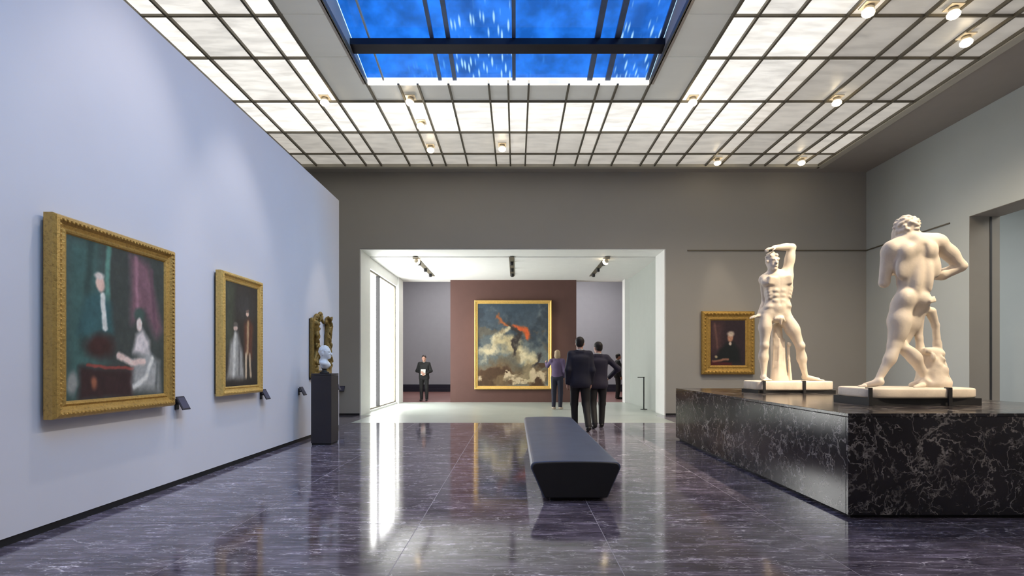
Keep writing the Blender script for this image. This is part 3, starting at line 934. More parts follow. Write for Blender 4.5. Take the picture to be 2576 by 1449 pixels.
P2 = painting('framed_painting', 'narrow gilt-framed full-length couple portrait beside the larger double portrait', (XL + 0.05, 6.67, 1.685), math.radians(90), 1.00, 1.53, 0.12, PROF(0.12, 0.07), M_gilt2, p, studs=0.011)
# large storm painting: plain abstract arrangement of the same colours
p = Paint(190, 220, (96, 104, 104), 61, 0.28)
p.grad((58, 72, 84), 0.45, 0.85)
p.clouds((124, 130, 128), 0.50, 0.16, 3, 63, 0.35, 1.0, 0.9)
p.clouds((38, 50, 62), 0.54, 0.12, 4, 64, 0.45, 1.0, 0.8)
p.poly([(0, 0), (1, 0), (1, 0.16), (0.6, 0.22), (0.2, 0.30), (0, 0.26)], (104, 86, 62), 0.05)
p.clouds((70, 50, 34), 0.50, 0.1, 6, 66, 0.0, 0.26, 0.9)
p.clouds((196, 180, 150), 0.52, 0.08, 7, 67, 0.0, 0.16, 0.9)
p.line([(0.06, 0.38), (0.22, 0.46), (0.34, 0.62), (0.46, 0.72)], 0.07, (186, 176, 146), 0.7)
p.line([(0.34, 0.52), (0.54, 0.44), (0.76, 0.34), (0.70, 0.12)], 0.09, (170, 158, 124), 0.8)
p.ell(0.68, 0.38, 0.12, 0.10, (206, 196, 164), 0.9, -0.3)
p.clouds((96, 84, 64), 0.50, 0.10, 6, 68, 0.10, 0.70, 0.55)
p.line([(0.56, 0.72), (0.70, 0.62)], 0.08, (186, 84, 40), 0.7)
p.line([(0.24, 0.86), (0.42, 0.78)], 0.045, (150, 88, 50), 0.7)
p.line([(0.46, 0.80), (0.56, 0.60), (0.50, 0.42)], 0.045, (48, 42, 40), 0.8)
p.line([(0.84, 0.40), (0.80, 0.22)], 0.045, (46, 42, 44), 0.8)
P3 = painting('framed_painting', 'huge bright gilt-framed storm-coloured painting on the brown wall', (-0.10, YH - 0.04, 1.995), 0, 2.68, 3.09, 0.13, PROF(0.13, 0.08), M_gilt2, p)
# small seated portrait
p = Paint(110, 130, (50, 36, 44), 81)
p.poly([(0, 0.3), (0.34, 0.34), (0.36, 0.95), (0, 1)], (86, 58, 60), 0.10, 0.8)
p.line([(0.12, 0.9), (0.2, 0.4)], 0.05, (128, 94, 84), 0.9, 0.7)
p.poly([(0.12, 0.12), (0.26, 0.34), (0.46, 0.50), (0.66, 0.50), (0.82, 0.34), (0.86, 0.06), (0.3, 0.06)], (18, 26, 28), 0.05)
p.ell(0.57, 0.62, 0.10, 0.12, (196, 146, 120), 0.4)
p.ell(0.58, 0.70, 0.13, 0.08, (208, 192, 176), 0.5)
p.ell(0.56, 0.48, 0.05, 0.06, (216, 200, 186), 0.5)
p.line([(0.06, 0.10), (0.5, 0.14)], 0.04, (156, 112, 92), 0.7)
p.ell(0.16, 0.20, 0.06, 0.04, (176, 160, 128), 0.6)
p.poly([(0, 0), (0.62, 0), (0.60, 0.07), (0, 0.09)], (84, 26, 30), 0.03)
P4 = painting('framed_painting', 'ornate gilt-framed dark portrait on the back wall behind the frontal statue', (5.435, YB - 0.04, 1.865), 0, 1.35, 1.62, 0.24, PROF(0.24, 0.09), M_gilt3, p, studs=0.028)

# ------------------------------------------------------------------ label holders
def label_holder(loc, rz, label):
    """bracket on the wall with a tilted reading plate; local -y points into the room"""
    r = empty('label_holder', loc, rz)
    tag(r, label, 'label holder', 'black label holders')
    MB().box(-0.03, 0.03, -0.012, 0.0, -0.10, 0.02).build('wall_plate', M_plate, r, 0.004)
    MB().box(-0.012, 0.012, -0.05, -0.01, -0.045, -0.02).build('bracket_arm', M_plate, r, 0.003)
    Mx = Matrix.Translation((0, -0.075, -0.03)) @ Matrix.Rotation(math.radians(62), 4, 'X')
    pl = MB().box(-0.065, 0.065, -0.08, 0.08, -0.006, 0.006, Mx).build('reading_plate', M_plate, r, 0.003)
    MB().box(-0.052, 0.052, -0.065, 0.065, 0.0062, 0.0075, Mx).build('printed_card', plain('printed_card', srgb(70, 70, 92), 0.5), pl)
    return r
R90 = math.radians(90)
label_holder((XL, 5.50, 0.92), R90, 'black tilted label holder beside the large double portrait')
label_holder((XL, 7.32, 0.91), R90, 'black tilted label holder beside the narrow full-length portrait')
label_holder((XL, 8.60, 0.89), R90, 'black tilted label holder just before the bust pedestal')
label_holder((XL, 10.30, 0.90), R90, 'black tilted label holder just past the bust pedestal')
label_holder((-4.46, YB, 0.72), 0, 'small black label holder on the taupe wall strip by the opening')

# black rail post beside the pale hall wall
r = empty('hall_post', (3.72, 14.9, 0))
tag(r, 'slim black post with a short arm by the pale hall wall', 'post')
MB().lathe([(0.10, 0.0), (0.10, 0.015), (0.02, 0.02)], 16).build('foot_plate', M_black, r)
MB().lathe([(0.018, 0.015), (0.018, 0.95)], 10).build('upright', M_black, r)
bx('arm', -0.18, 0.018, -0.02, 0.02, 0.93, 0.955, M_black, r)

# ------------------------------------------------------------------ bench
r = empty('gallery_bench', (0.57, 4.87, 0))
tag(r, 'long slate leather bench with tapered sides in the middle of the floor', 'bench')
L_ = 4.2
def rounded_trap(w0, w1, z0, z1, rr, crown=0.012):
    """bottom half-width w0, top half-width w1"""
    pts = [(-w0, z0), (w0, z0)]
    for cx, sgn in ((w1, 1), (-w1, -1)):
        arc = []
        for k in range(6):
            a = math.radians(-15 + 105 * k / 5)
            arc.append((cx - sgn * rr + sgn * rr * math.cos(a), z1 - rr + rr * math.sin(a)))
        pts += arc if sgn > 0 else arc[::-1]
        if sgn > 0:
            for k in range(1, 8):
                x = w1 - rr - (2 * (w1 - rr)) * k / 8
                pts.append((x, z1 + crown * (1 - (x / w1) ** 2)))
    return pts
prof = rounded_trap(0.305, 0.43, 0.03, 0.375, 0.05)
MB().prism(prof, 0.012, L_ - 0.012).build('bench_body', M_leather, r, 0.012, 3)
inner = [(x * 0.965, 0.035 + (z - 0.03) * 0.965) for x, z in prof]
MB().prism(inner, -0.004, 0.02).build('end_panel', M_leather_end, r, 0.01, 2)
MB().prism(inner, L_ - 0.02, L_ + 0.004).build('end_panel', M_leather_end, r, 0.01, 2)
bx('recessed_base', -0.24, 0.24, 0.08, L_ - 0.08, 0.0, 0.035, M_black, r)

# ------------------------------------------------------------------ plinth of dark marble
PX0, PX1, PY0, PY1, PZ = 2.81, 5.55, 4.33, 9.0, 0.89
pl = empty('marble_plinth', ((PX0 + PX1) / 2, (PY0 + PY1) / 2, 0))
tag(pl, 'big dark veined marble plinth under the two statues', 'plinth')
hx, hy = (PX1 - PX0) / 2, (PY1 - PY0) / 2
bx('recessed_base', -hx + 0.05, hx - 0.05, -hy + 0.05, hy - 0.05, 0.0, 0.05, M_black, pl)
bx('core', -hx + 0.03, hx - 0.03, -hy + 0.03, hy - 0.03, 0.04, PZ - 0.04, M_black, pl)
e = 0.03
bx('cladding_slab', -hx, hx, -hy, -hy + e, 0.03, PZ - 0.032, M_plinth, pl, 0.003)
bx('cladding_slab', -hx, hx, hy - e, hy, 0.03, PZ - 0.032, M_plinth, pl, 0.003)
bx('cladding_slab', -hx, -hx + e, -hy + e + 0.002, hy - e - 0.002, 0.03, PZ - 0.032, M_plinth, pl, 0.003)
bx('cladding_slab', hx - e, hx, -hy + e + 0.002, hy - e - 0.002, 0.03, PZ - 0.032, M_plinth, pl, 0.003)
bx('top_slab', -hx, hx, -hy, hy, PZ - 0.03, PZ, M_plinth, pl, 0.004)

# ------------------------------------------------------------------ statues
def statue_base(r, w, d, z0, z1, seed):
    rg = random.Random(seed)
    pts = []
    ph = [rg.uniform(0, 6.28) for _ in range(4)]
    for k in range(72):
        a = 2 * math.pi * k / 72
        ca, sa = math.cos(a), math.sin(a)
        q = (abs(ca) ** 5 + abs(sa) ** 5) ** -0.2
        wob = 0.975 + 0.012 * math.sin(3 * a + ph[0]) + 0.008 * math.sin(7 * a + ph[1])
        pts.append((w / 2 * ca * q * wob, d / 2 * sa * q * wob))
    MB().prism(pts, z0, z1, 'xyz').build('stone_base', M_stone, r, 0.02, 3, True)
    bx('steel_mount', -w / 2 + 0.03, w / 2 - 0.03, -d / 2 + 0.04, d / 2 - 0.04, 0.0, z0, M_black, r)
def clamps(r, xs_, d, z1):
    for x in xs_:
        MB().box(x - 0.018, x + 0.018, -d / 2 - 0.012, -d / 2 + 0.006, 0.0, z1 + 0.006).box(x - 0.018, x + 0.018, -d / 2 - 0.012, -d / 2 + 0.05, z1 + 0.002, z1 + 0.012).build('steel_clamp', M_black, r, 0.002)

def T1(cx, cy, y=0.0):
    return ((cx - 432) * 0.001803, y, (1340.6 - cy) * 0.001803)
def T2(cx, cy, y=0.0):
    return ((cx - 501.7) * 0.001515, y, (1379.6 - cy) * 0.001515)

# --- frontal statue, one arm raised over the head
r = empty('marble_statue', (ST1[0], ST1[1], PZ))
tag(r, 'cream marble nude statue facing out with one arm raised over its head', 'statue')
f = Figure()
# torso
f.ell(T1(350, 425, 0.00), (0.205, 0.135, 0.19), (0, math.radians(4), 0), 0.05)
f.ell(T1(352, 520, 0.00), (0.195, 0.125, 0.16), k=0.06)
f.ell(T1(352, 610, 0.00), (0.188, 0.122, 0.13), k=0.06)
f.ell(T1(343, 680, 0.01), (0.168, 0.122, 0.12), k=0.06)
f.ell(T1(428, 450, 0.01), (0.075, 0.10, 0.20), (0, math.radians(-2), 0), 0.05)
f.cap(T1(258, 405, 0.03), T1(300, 385, 0.02), 0.09, 0.09, 0.05)
# pectorals, ribs, abdomen
f.box(T1(284, 425, -0.098), (0.062, 0.012, 0.040), (0.12, 0.1, 0.30), 0.026, 0.022)
f.box(T1(386, 420, -0.100), (0.068, 0.012, 0.044), (0.12, -0.1, -0.22), 0.026, 0.022)
f.cap(T1(335, 385, -0.165), T1(337, 470, -0.165), 0.012, 0.014, 0.018, True)
for k in range(4):
    f.ell(T1(436 - 4 * k, 470 + 28 * k, -0.070), (0.045, 0.035, 0.018), (0, 0.5, 0), 0.03)
    f.ell(T1(262 + 5 * k, 480 + 26 * k, -0.064), (0.04, 0.035, 0.018), (0, -0.5, 0), 0.03)
f.ell(T1(238, 435, -0.055), (0.055, 0.05, 0.06), k=0.05)
for i, zz in enumerate((505, 545, 588)):
    for sx in (-1, 1):
        f.ell(T1(338 + sx * 26, zz, -0.098 + 0.004 * i), (0.046, 0.036, 0.033), k=0.02)
f.ell(T1(342, 640, -0.085), (0.085, 0.045, 0.075), k=0.03)
f.cap(T1(338, 395, -0.155), T1(340, 620, -0.135), 0.012, 0.010, 0.018, True)
f.ell(T1(425, 630, -0.03), (0.05, 0.075, 0.035), (0, 0.4, 0), 0.05)
f.ell(T1(266, 635, -0.03), (0.05, 0.075, 0.035), (0, -0.4, 0), 0.05)
f.cap(T1(225, 648, -0.15), T1(318, 705, -0.16), 0.012, 0.012, 0.02, True)
f.cap(T1(445, 640, -0.15), T1(372, 705, -0.16), 0.012, 0.012, 0.02, True)
f.ell(T1(343, 610, -0.142), (0.012, 0.02, 0.012), k=0.012, cut=True)
# neck and head
f.cap(T1(322, 375, -0.005), T1(300, 300, -0.03), 0.068, 0.062, 0.04)
f.ell(T1(297, 255, -0.035), (0.082, 0.105, 0.115), (0, -0.12, 0.15), 0.03)
f.ell(T1(300, 300, -0.075), (0.058, 0.065, 0.065), k=0.03)
f.ell(T1(300, 330, -0.115), (0.03, 0.028, 0.022), k=0.02)
f.cap(T1(302, 262, -0.135), T1(303, 285, -0.158), 0.012, 0.018, 0.014)
f.ell(T1(303, 307, -0.142), (0.026, 0.013, 0.012), k=0.008)
f.cap(T1(281, 262, -0.145), T1(290, 264, -0.148), 0.012, 0.012, 0.010, True)
f.cap(T1(317, 264, -0.148), T1(326, 266, -0.143), 0.012, 0.012, 0.010, True)
f.cap(T1(276, 250, -0.128), T1(294, 252, -0.140), 0.009, 0.009, 0.008)
f.cap(T1(312, 253, -0.140), T1(330, 254, -0.128), 0.009, 0.009, 0.008)
rg = random.Random(3)
for k in range(46):
    a = rg.uniform(0, 2 * math.pi); b = rg.uniform(-0.15, 1.45)
    x = 0.088 * math.cos(a) * math.cos(b); y = 0.11 * math.sin(a) * math.cos(b); z = 0.118 * math.sin(b)
    if y < -0.04 and z < 0.052:
        continue
    c = np.array(T1(297, 255, -0.035)) + (x, y, z)
    f.ell(c, (0.022, 0.022, 0.019), (rg.uniform(0, 3), 0, 0), 0.009)
# raised arm
f.ell(T1(425, 375, 0.0), (0.085, 0.085, 0.095), k=0.05)
f.cap(T1(428, 375, 0.0), T1(464, 150, -0.02), 0.078, 0.056, 0.05)
f.ell(T1(452, 235, -0.015), (0.062, 0.062, 0.10), (0, 0.12, 0), 0.04)
f.cap(T1(466, 140, -0.02), T1(310, 150, -0.07), 0.056, 0.037, 0.025)
f.ell(T1(412, 135, -0.03), (0.085, 0.052, 0.045), (0, 0.0, 0), 0.03)
f.hand(T1(312, 152, -0.07), (-1, -0.15, -0.12), (0, 0.2, -1), 1, 1.05, 0.55)
# lowered arm behind the hip
f.cap(T1(262, 405, 0.07), T1(306, 570, 0.20), 0.066, 0.052, 0.03)
f.cap(T1(306, 570, 0.20), T1(215, 702, 0.06), 0.050, 0.034, 0.02)
f.hand(T1(212, 703, 0.05), (-0.9, -0.45, -0.12), (0.1, 0.1, -1), -1, 1.05, 0.3)
# standing leg
f.chain([T1(268, 690, 0.01), T1(247, 800, -0.01), T1(243, 945, -0.01)], [0.096, 0.084, 0.060], 0.05)
f.ell(T1(242, 790, -0.045), (0.060, 0.055, 0.16), k=0.04)
f.ell(T1(243, 950, -0.045), (0.045, 0.035, 0.05), k=0.025)
f.chain([T1(243, 955, 0.0), T1(247, 1050, 0.03), T1(250, 1195, 0.04)], [0.060, 0.063, 0.038], 0.03)
f.ell(T1(238, 1040, 0.03), (0.055, 0.06, 0.11), k=0.03)
f.cap(T1(250, 1215, 0.06), T1(232, 1232, -0.12), 0.042, 0.032, 0.025)
for k in range(5):
    f.cap(T1(205 + 12 * k, 1234, -0.13), T1(196 + 14 * k, 1237, -0.17 - 0.01 * (k > 2)), 0.016, 0.013, 0.008)
# spread leg
f.chain([T1(404, 692, 0.01), T1(466, 820, -0.03), T1(524, 955, -0.05)], [0.100, 0.090, 0.062], 0.05)
f.ell(T1(470, 810, -0.075), (0.065, 0.05, 0.17), (0, -0.40, 0), 0.03)
f.ell(T1(440, 800, -0.06), (0.05, 0.05, 0.15), (0, -0.42, 0), 0.025)
f.ell(T1(526, 955, -0.095), (0.045, 0.035, 0.05), k=0.025)
f.chain([T1(526, 962, -0.04), T1(550, 1060, 0.0), T1(588, 1195, 0.02)], [0.058, 0.060, 0.037], 0.03)
f.ell(T1(562, 1045, 0.0), (0.052, 0.06, 0.10), (0, -0.25, 0), 0.03)
f.cap(T1(592, 1215, 0.05), T1(660, 1234, -0.09), 0.042, 0.03, 0.025)
for k in range(5):
    f.cap(T1(660 + 9 * k, 1238, -0.11 + 0.022 * k), T1(684 + 9 * k, 1240, -0.14 + 0.022 * k), 0.016, 0.012, 0.008)
# groin and leaf
f.ell(T1(338, 735, -0.03), (0.07, 0.08, 0.06), k=0.05)
f.ell(T1(335, 728, -0.11), (0.075, 0.022, 0.028), (0, -0.2, 0), 0.012)
f.cap(T1(340, 735, -0.12), T1(352, 785, -0.115), 0.035, 0.010, 0.015)
f.cap(T1(320, 738, -0.12), T1(300, 742, -0.11), 0.026, 0.012, 0.01)
f.cap(T1(360, 735, -0.12), T1(385, 758, -0.11), 0.028, 0.010, 0.01)
# tree stump behind
f.chain([T1(372, 800, 0.10), T1(380, 950, 0.10), T1(388, 1120, 0.09), T1(388, 1250, 0.08)], [0.075, 0.085, 0.092, 0.125], 0.03)
for k in range(7):
    a = k * 0.9
    f.cap(T1(385 + 50 * math.cos(a), 900, 0.1 - 0.085 * math.sin(a)), T1(390 + 56 * math.cos(a + 0.3), 1230, 0.09 - 0.10 * math.sin(a + 0.3)), 0.012, 0.018, 0.015)
f.chain([T1(448, 935, 0.02), T1(456, 1060, 0.03), T1(466, 1245, 0.02)], [0.020, 0.018, 0.026], 0.02)
f.ell(T1(452, 945, 0.0), (0.03, 0.028, 0.03), k=0.02)
link('figure', f.mesh('statue_figure', 0.0105), M_stone, r)
statue_base(r, 1.18, 0.62, 0.045, 0.175, 4)
clamps(r, (-0.49, 0.085), 0.62, 0.172)

# --- turned statue seen from behind
r = empty('marble_statue', (ST2[0], ST2[1], PZ))
tag(r, 'cream marble nude statue seen from behind leaning on a tree stump', 'statue')
f = Figure()
BK = -0.10
f.ell(T2(548, 330, 0.0), (0.215, 0.135, 0.185), (0, math.radians(8), 0), 0.05)
f.ell(T2(565, 430, 0.0), (0.19, 0.125, 0.15), (0, math.radians(6), 0), 0.06)
f.ell(T2(575, 530, 0.0), (0.172, 0.118, 0.14), k=0.06)
f.ell(T2(553, 635, 0.0), (0.158, 0.115, 0.12), (0, math.radians(-6), 0), 0.06)
f.cap(T2(425, 290, 0.0), T2(540, 235, 0.0), 0.085, 0.09, 0.05)
f.cap(T2(540, 235, 0.0), T2(700, 255, -0.01), 0.09, 0.10, 0.05)
# back muscles
f.ell(T2(475, 325, BK - 0.005), (0.070, 0.05, 0.085), (0.1, 0.45, 0), 0.045)
f.ell(T2(628, 318, BK - 0.012), (0.080, 0.05, 0.085), (0.1, -0.5, 0), 0.045)
f.ell(T2(535, 285, BK - 0.015), (0.050, 0.045, 0.10), (0.1, 0.35, 0), 0.04)
f.ell(T2(592, 300, BK - 0.02), (0.045, 0.045, 0.09), (0.1, -0.1, 0), 0.04)
f.ell(T2(468, 415, BK + 0.035), (0.070, 0.045, 0.15), (0, 0.25, 0), 0.06)
f.ell(T2(676, 405, BK + 0.040), (0.072, 0.045, 0.15), (0, -0.25, 0), 0.06)
f.ell(T2(548, 500, BK + 0.0), (0.042, 0.040, 0.16), (0, 0.12, 0), 0.04)
f.ell(T2(622, 500, BK + 0.0), (0.042, 0.040, 0.16), (0, -0.06, 0), 0.04)
f.chain([T2(535, 235, -0.08), T2(555, 260, -0.10)], [0.05, 0.04], 0.04)
for (a, b) in (((565, 300), (586, 420)), ((586, 420), (584, 600))):
    f.cap(T2(*a, -0.172), T2(*b, -0.155), 0.016, 0.018, 0.025, True)
f.cap(T2(440, 556, -0.13), T2(560, 580, -0.150), 0.014, 0.010, 0.02, True)
f.cap(T2(610, 580, -0.150), T2(690, 570, -0.12), 0.010, 0.012, 0.02, True)
# neck and head, turned a little to the side
f.cap(T2(525, 250, -0.02), T2(528, 180, 0.01), 0.075, 0.072, 0.04)
f.ell(T2(530, 145, 0.02), (0.112, 0.115, 0.120), (0.1, 0, 0), 0.03)
f.ell(T2(506, 180, 0.08), (0.065, 0.07, 0.070), k=0.03)
f.ell(T2(488, 212, 0.10), (0.032, 0.04, 0.03), k=0.02)
f.ell(T2(578, 175, -0.02), (0.018, 0.03, 0.035), k=0.01)
rg = random.Random(9)
for k in range(95):
    a = rg.uniform(0, 2 * math.pi); b = rg.uniform(-0.75, 1.5)
    x = 0.114 * math.cos(a) * math.cos(b); y = 0.116 * math.sin(a) * math.cos(b); z = 0.121 * math.sin(b)
    if x < -0.02 and y > 0.03 and z < 0.03:
        continue
    f.ell(np.array(T2(530, 145, 0.02)) + (x, y, z), (0.021, 0.022, 0.015), (0, rg.uniform(-0.6, 0.6), 0), 0.008)
# bent arm out to the side, hand brought to the chest
f.ell(T2(728, 255, -0.01), (0.10, 0.095, 0.085), (0, 0.3, 0), 0.04)
f.cap(T2(735, 262, -0.01), T2(888, 412, -0.02), 0.082, 0.056, 0.03)
f.ell(T2(815, 320, -0.03), (0.11, 0.06, 0.06), (0, 0.78, 0), 0.03)
f.ell(T2(897, 420, -0.025), (0.04, 0.04, 0.035), k=0.03)
f.chain([T2(890, 425, -0.01), T2(800, 468, 0.05), T2(690, 470, 0.17)], [0.054, 0.060, 0.040], 0.02)
f.hand(T2(690, 470, 0.17), (-1, 0.2, 0.25), (0, -1, 0), 1, 1.05, 0.4)
# other arm hanging and bent forward
f.ell(T2(415, 310, 0.02), (0.075, 0.085, 0.09), k=0.04)
f.cap(T2(408, 320, 0.03), T2(412, 520, 0.10), 0.070, 0.052, 0.03)
f.cap(T2(412, 525, 0.10), T2(520, 440, 0.27), 0.050, 0.036, 0.02)
f.hand(T2(520, 440, 0.27), (1, 0.1, 0.4), (0, -1, 0), -1, 1.05, 0.5)
# buttocks
f.ell(T2(492, 645, -0.060), (0.086, 0.075, 0.095), k=0.025)
f.ell(T2(600, 655, -0.055), (0.080, 0.072, 0.085), k=0.025)
f.cap(T2(562, 600, -0.17), T2(545, 715, -0.14), 0.010, 0.012, 0.022, True)
f.ell(T2(470, 615, -0.155), (0.035, 0.018, 0.025), k=0.03, cut=True)
f.hand(T2(622, 672, -0.12), (0.9, 0.25, 0.35), (0, 1, 0), 1, 0.75, 0.6)
# standing leg
f.chain([T2(486, 690, 0.0), T2(468, 800, 0.0), T2(438, 970, 0.0)], [0.102, 0.098, 0.066], 0.05)
f.ell(T2(470, 840, -0.04), (0.072, 0.065, 0.16), (0, 0.12, 0), 0.04)
f.chain([T2(436, 975, 0.0), T2(395, 1070, -0.015), T2(322, 1215, 0.0)], [0.062, 0.053, 0.034], 0.03)
f.ell(T2(402, 1055, -0.03), (0.046, 0.050, 0.11), (0, 0.45, 0), 0.03)
f.cap(T2(322, 1228, -0.03), T2(268, 1256, 0.08), 0.040, 0.03, 0.025)
for k in range(5):
    f.cap(T2(262 - 5 * k, 1258, 0.09 - 0.018 * k), T2(238 - 5 * k, 1262, 0.12 - 0.018 * k), 0.016, 0.012, 0.008)
# crossing leg
f.chain([T2(612, 700, 0.02), T2(575, 820, 0.06), T2(520, 965, 0.08)], [0.098, 0.088, 0.062], 0.05)
f.chain([T2(492, 975, 0.02), T2(560, 1060, -0.03), T2(642, 1195, -0.02)], [0.062, 0.062, 0.038], 0.03)
f.ell(T2(548, 1045, -0.05), (0.055, 0.05, 0.11), (0, -0.6, 0), 0.03)
f.cap(T2(646, 1212, -0.05), T2(585, 1252, 0.05), 0.040, 0.032, 0.025)
f.cap(T2(600, 1252, -0.06), T2(530, 1262, -0.10), 0.032, 0.020, 0.025)
# stump with two boughs
f.chain([T2(720, 1232, 0.03), T2(712, 1150, 0.03), T2(700, 1050, 0.03)], [0.165, 0.125, 0.10], 0.03)
f.chain([T2(755, 1270, 0.03), T2(768, 1120, 0.03), T2(752, 960, 0.03), T2(735, 830, 0.02), T2(690, 735, 0.0)], [0.10, 0.06, 0.036, 0.032, 0.05], 0.025)
f.chain([T2(640, 1060, 0.03), T2(630, 920, 0.04), T2(632, 790, 0.04)], [0.05, 0.032, 0.04], 0.025)
f.cap(T2(640, 1010, -0.04), T2(760, 1030, 0.0), 0.035, 0.04, 0.02)
rg = random.Random(5)
for k in range(14):
    f.ell(T2(rg.uniform(640, 775), rg.uniform(1040, 1260), rg.uniform(-0.10, -0.06)), (0.024, 0.022, 0.045), (0, rg.uniform(-0.8, 0.8), 0), k=0.03, cut=k % 2 == 0)
link('figure', f.mesh('statue_figure', 0.0105), M_stone, r)
statue_base(r, 1.19, 0.66, 0.075, 0.175, 8)
clamps(r, (-0.585, 0.21), 0.66, 0.172)

# ------------------------------------------------------------------ bust and its pedestal
r = empty('bust_pedestal', (-3.155, 8.46, 0))
tag(r, 'tall dark square pedestal by the lavender wall', 'pedestal')
MB().box(-0.165, 0.165, -0.17, 0.17, 0.03, 1.13).build('shaft', M_postmetal, r, 0.004)
MB().box(-0.155, 0.155, -0.16, 0.16, 0.0, 0.03).build('recessed_foot', M_black, r)
MB().box(-0.165, 0.165, -0.17, 0.17, 1.134, 1.16).build('cap_plate', M_postmetal, r, 0.004)
r = empty('marble_bust', (-3.165, 8.46, 1.16))
tag(r, 'white marble bust in profile on the tall dark pedestal', 'bust')
f = Figure()
f.ell((0.0, 0, 0.365), (0.095, 0.075, 0.095), (0, -0.1, 0), 0.03)
f.ell((0.045, 0, 0.315), (0.060, 0.058, 0.075), k=0.03)
f.ell((0.078, 0, 0.262), (0.026, 0.03, 0.024), k=0.02)
f.cap((0.098, 0, 0.345), (0.122, 0, 0.312), 0.010, 0.016, 0.012)
f.ell((0.100, 0, 0.283), (0.014, 0.024, 0.012), k=0.008)
for sy in (-1, 1):
    f.ell((0.092, sy * 0.030, 0.345), (0.014, 0.016, 0.011), k=0.010, cut=True)
    f.cap((0.088, sy * 0.018, 0.362), (0.082, sy * 0.048, 0.360), 0.008, 0.008, 0.008)
    f.ell((-0.005, sy * 0.072, 0.325), (0.022, 0.012, 0.032), (0, 0.2, 0), 0.008)
rg = random.Random(2)
for k in range(60):
    a = rg.uniform(0, 2 * math.pi); b = rg.uniform(-0.3, 1.5)
    x = 0.089 * math.cos(a) * math.cos(b); y = 0.071 * math.sin(a) * math.cos(b); z = 0.090 * math.sin(b)
    if x > 0.035 and z < 0.06:
        continue
    f.ell((x, y, 0.365 + z), (0.014, 0.013, 0.009), (0, rg.uniform(-1, 1), 0), 0.008)
f.cap((-0.005, 0, 0.30), (-0.012, 0, 0.19), 0.052, 0.060, 0.03)
f.ell((0.005, 0, 0.165), (0.085, 0.115, 0.055), (0, 0.35, 0), 0.03)
f.cap((-0.05, 0, 0.205), (0.075, 0, 0.135), 0.035, 0.03, 0.02)
f.ell((0.01, 0, 0.115), (0.06, 0.075, 0.045), k=0.03)
link('head_and_chest', f.mesh('bust_head', 0.006), M_white_stone, r)
MB().lathe([(0.075, 0.0), (0.075, 0.02), (0.055, 0.03), (0.035, 0.05), (0.04, 0.08), (0.06, 0.095)], 24).build('turned_socle', M_black, r, smooth=True)

# gilded carving on the wall behind the bust
r = empty('gilded_carving', (XL, 9.48, 1.1), math.radians(90))
tag(r, 'gilded carved wood ornament with two curling uprights behind the bust', 'carving')
f = Figure()
rg = random.Random(12)
for sx in (-1, 1):
    path = [(sx * 0.32, -0.05, 0.0), (sx * 0.34, -0.05, 0.25), (sx * 0.26, -0.06, 0.46), (sx * 0.31, -0.06, 0.75), (sx * 0.35, -0.06, 0.95), (sx * 0.27, -0.07, 1.07), (sx * 0.19, -0.07, 1.0)]
    f.chain(path, [0.065, 0.055, 0.060, 0.070, 0.075, 0.050, 0.035], 0.02)
    f.chain([(sx * 0.43, -0.04, 0.0), (sx * 0.43, -0.04, 1.0)], [0.045, 0.04], 0.02)
    for k in range(40):
        t_ = rg.random() * 5.99; i = int(t_); q = np.array(path[i]) + (np.array(path[i + 1]) - np.array(path[i])) * (t_ - i)
        f.ell(q + (rg.uniform(-0.06, 0.06), -0.05, 0), (0.016, 0.03, 0.07), (rg.uniform(-0.4, 0.4), rg.uniform(-0.7, 0.7), 0), 0.012, cut=k % 2 == 0)
f.chain([(-0.3, -0.05, 0.02), (0.3, -0.05, 0.02)], [0.08, 0.08], 0.03)
f.chain([(-0.22, -0.07, 0.42), (0.0, -0.08, 0.34), (0.22, -0.07, 0.42)], [0.06, 0.07, 0.06], 0.03)
f.ell((-0.16, -0.09, 1.12), (0.07, 0.04, 0.05), k=0.02)
link('carved_wood', f.mesh('carved_wood', 0.011), M_gilt4, r)
MB().box(-0.46, -0.38, -0.03, 0.0, -0.02, 1.02).box(0.38, 0.46, -0.03, 0.0, -0.02, 1.02).box(-0.46, 0.46, -0.03, 0.0, -0.06, 0.04).build('backing_frame', plain('dark_backing', srgb(44, 30, 24), 0.6), r)

# ------------------------------------------------------------------ people
M_skin = plain('skin', srgb(206, 160, 140), 0.5, var=0.05)
M_skin_tan = plain('tan_skin', srgb(168, 120, 98), 0.5, var=0.05)
M_suit = plain('navy_suit_cloth', srgb(34, 34, 50), 0.75, var=0.12, bmp=0.05, bscale=150)
M_suit2 = plain('dark_violet_suit_cloth', srgb(46, 42, 60), 0.75, var=0.12, bmp=0.05, bscale=150)
M_trouser = plain('black_trouser_cloth', srgb(24, 24, 28), 0.75, var=0.12)
M_hair = plain('dark_hair', srgb(30, 24, 24), 0.6, var=0.3, bmp=0.3, bscale=90)
M_fair = plain('fair_hair', srgb(168, 148, 118), 0.6, var=0.2, bmp=0.3, bscale=90)
M_shirt = plain('white_shirt', srgb(214, 212, 206), 0.7)
M_guard = plain('black_uniform', srgb(26, 27, 28), 0.75, var=0.15)
M_sweater = plain('plum_sweater', srgb(92, 78, 108), 0.85, var=0.1, bmp=0.15, bscale=120)
M_jeans = plain('dark_jeans', srgb(30, 32, 50), 0.8, var=0.15)
M_shoe = plain('black_shoe', srgb(20, 18, 18), 0.35)
M_shoe_pale = plain('pale_shoe', srgb(190, 176, 160), 0.6)

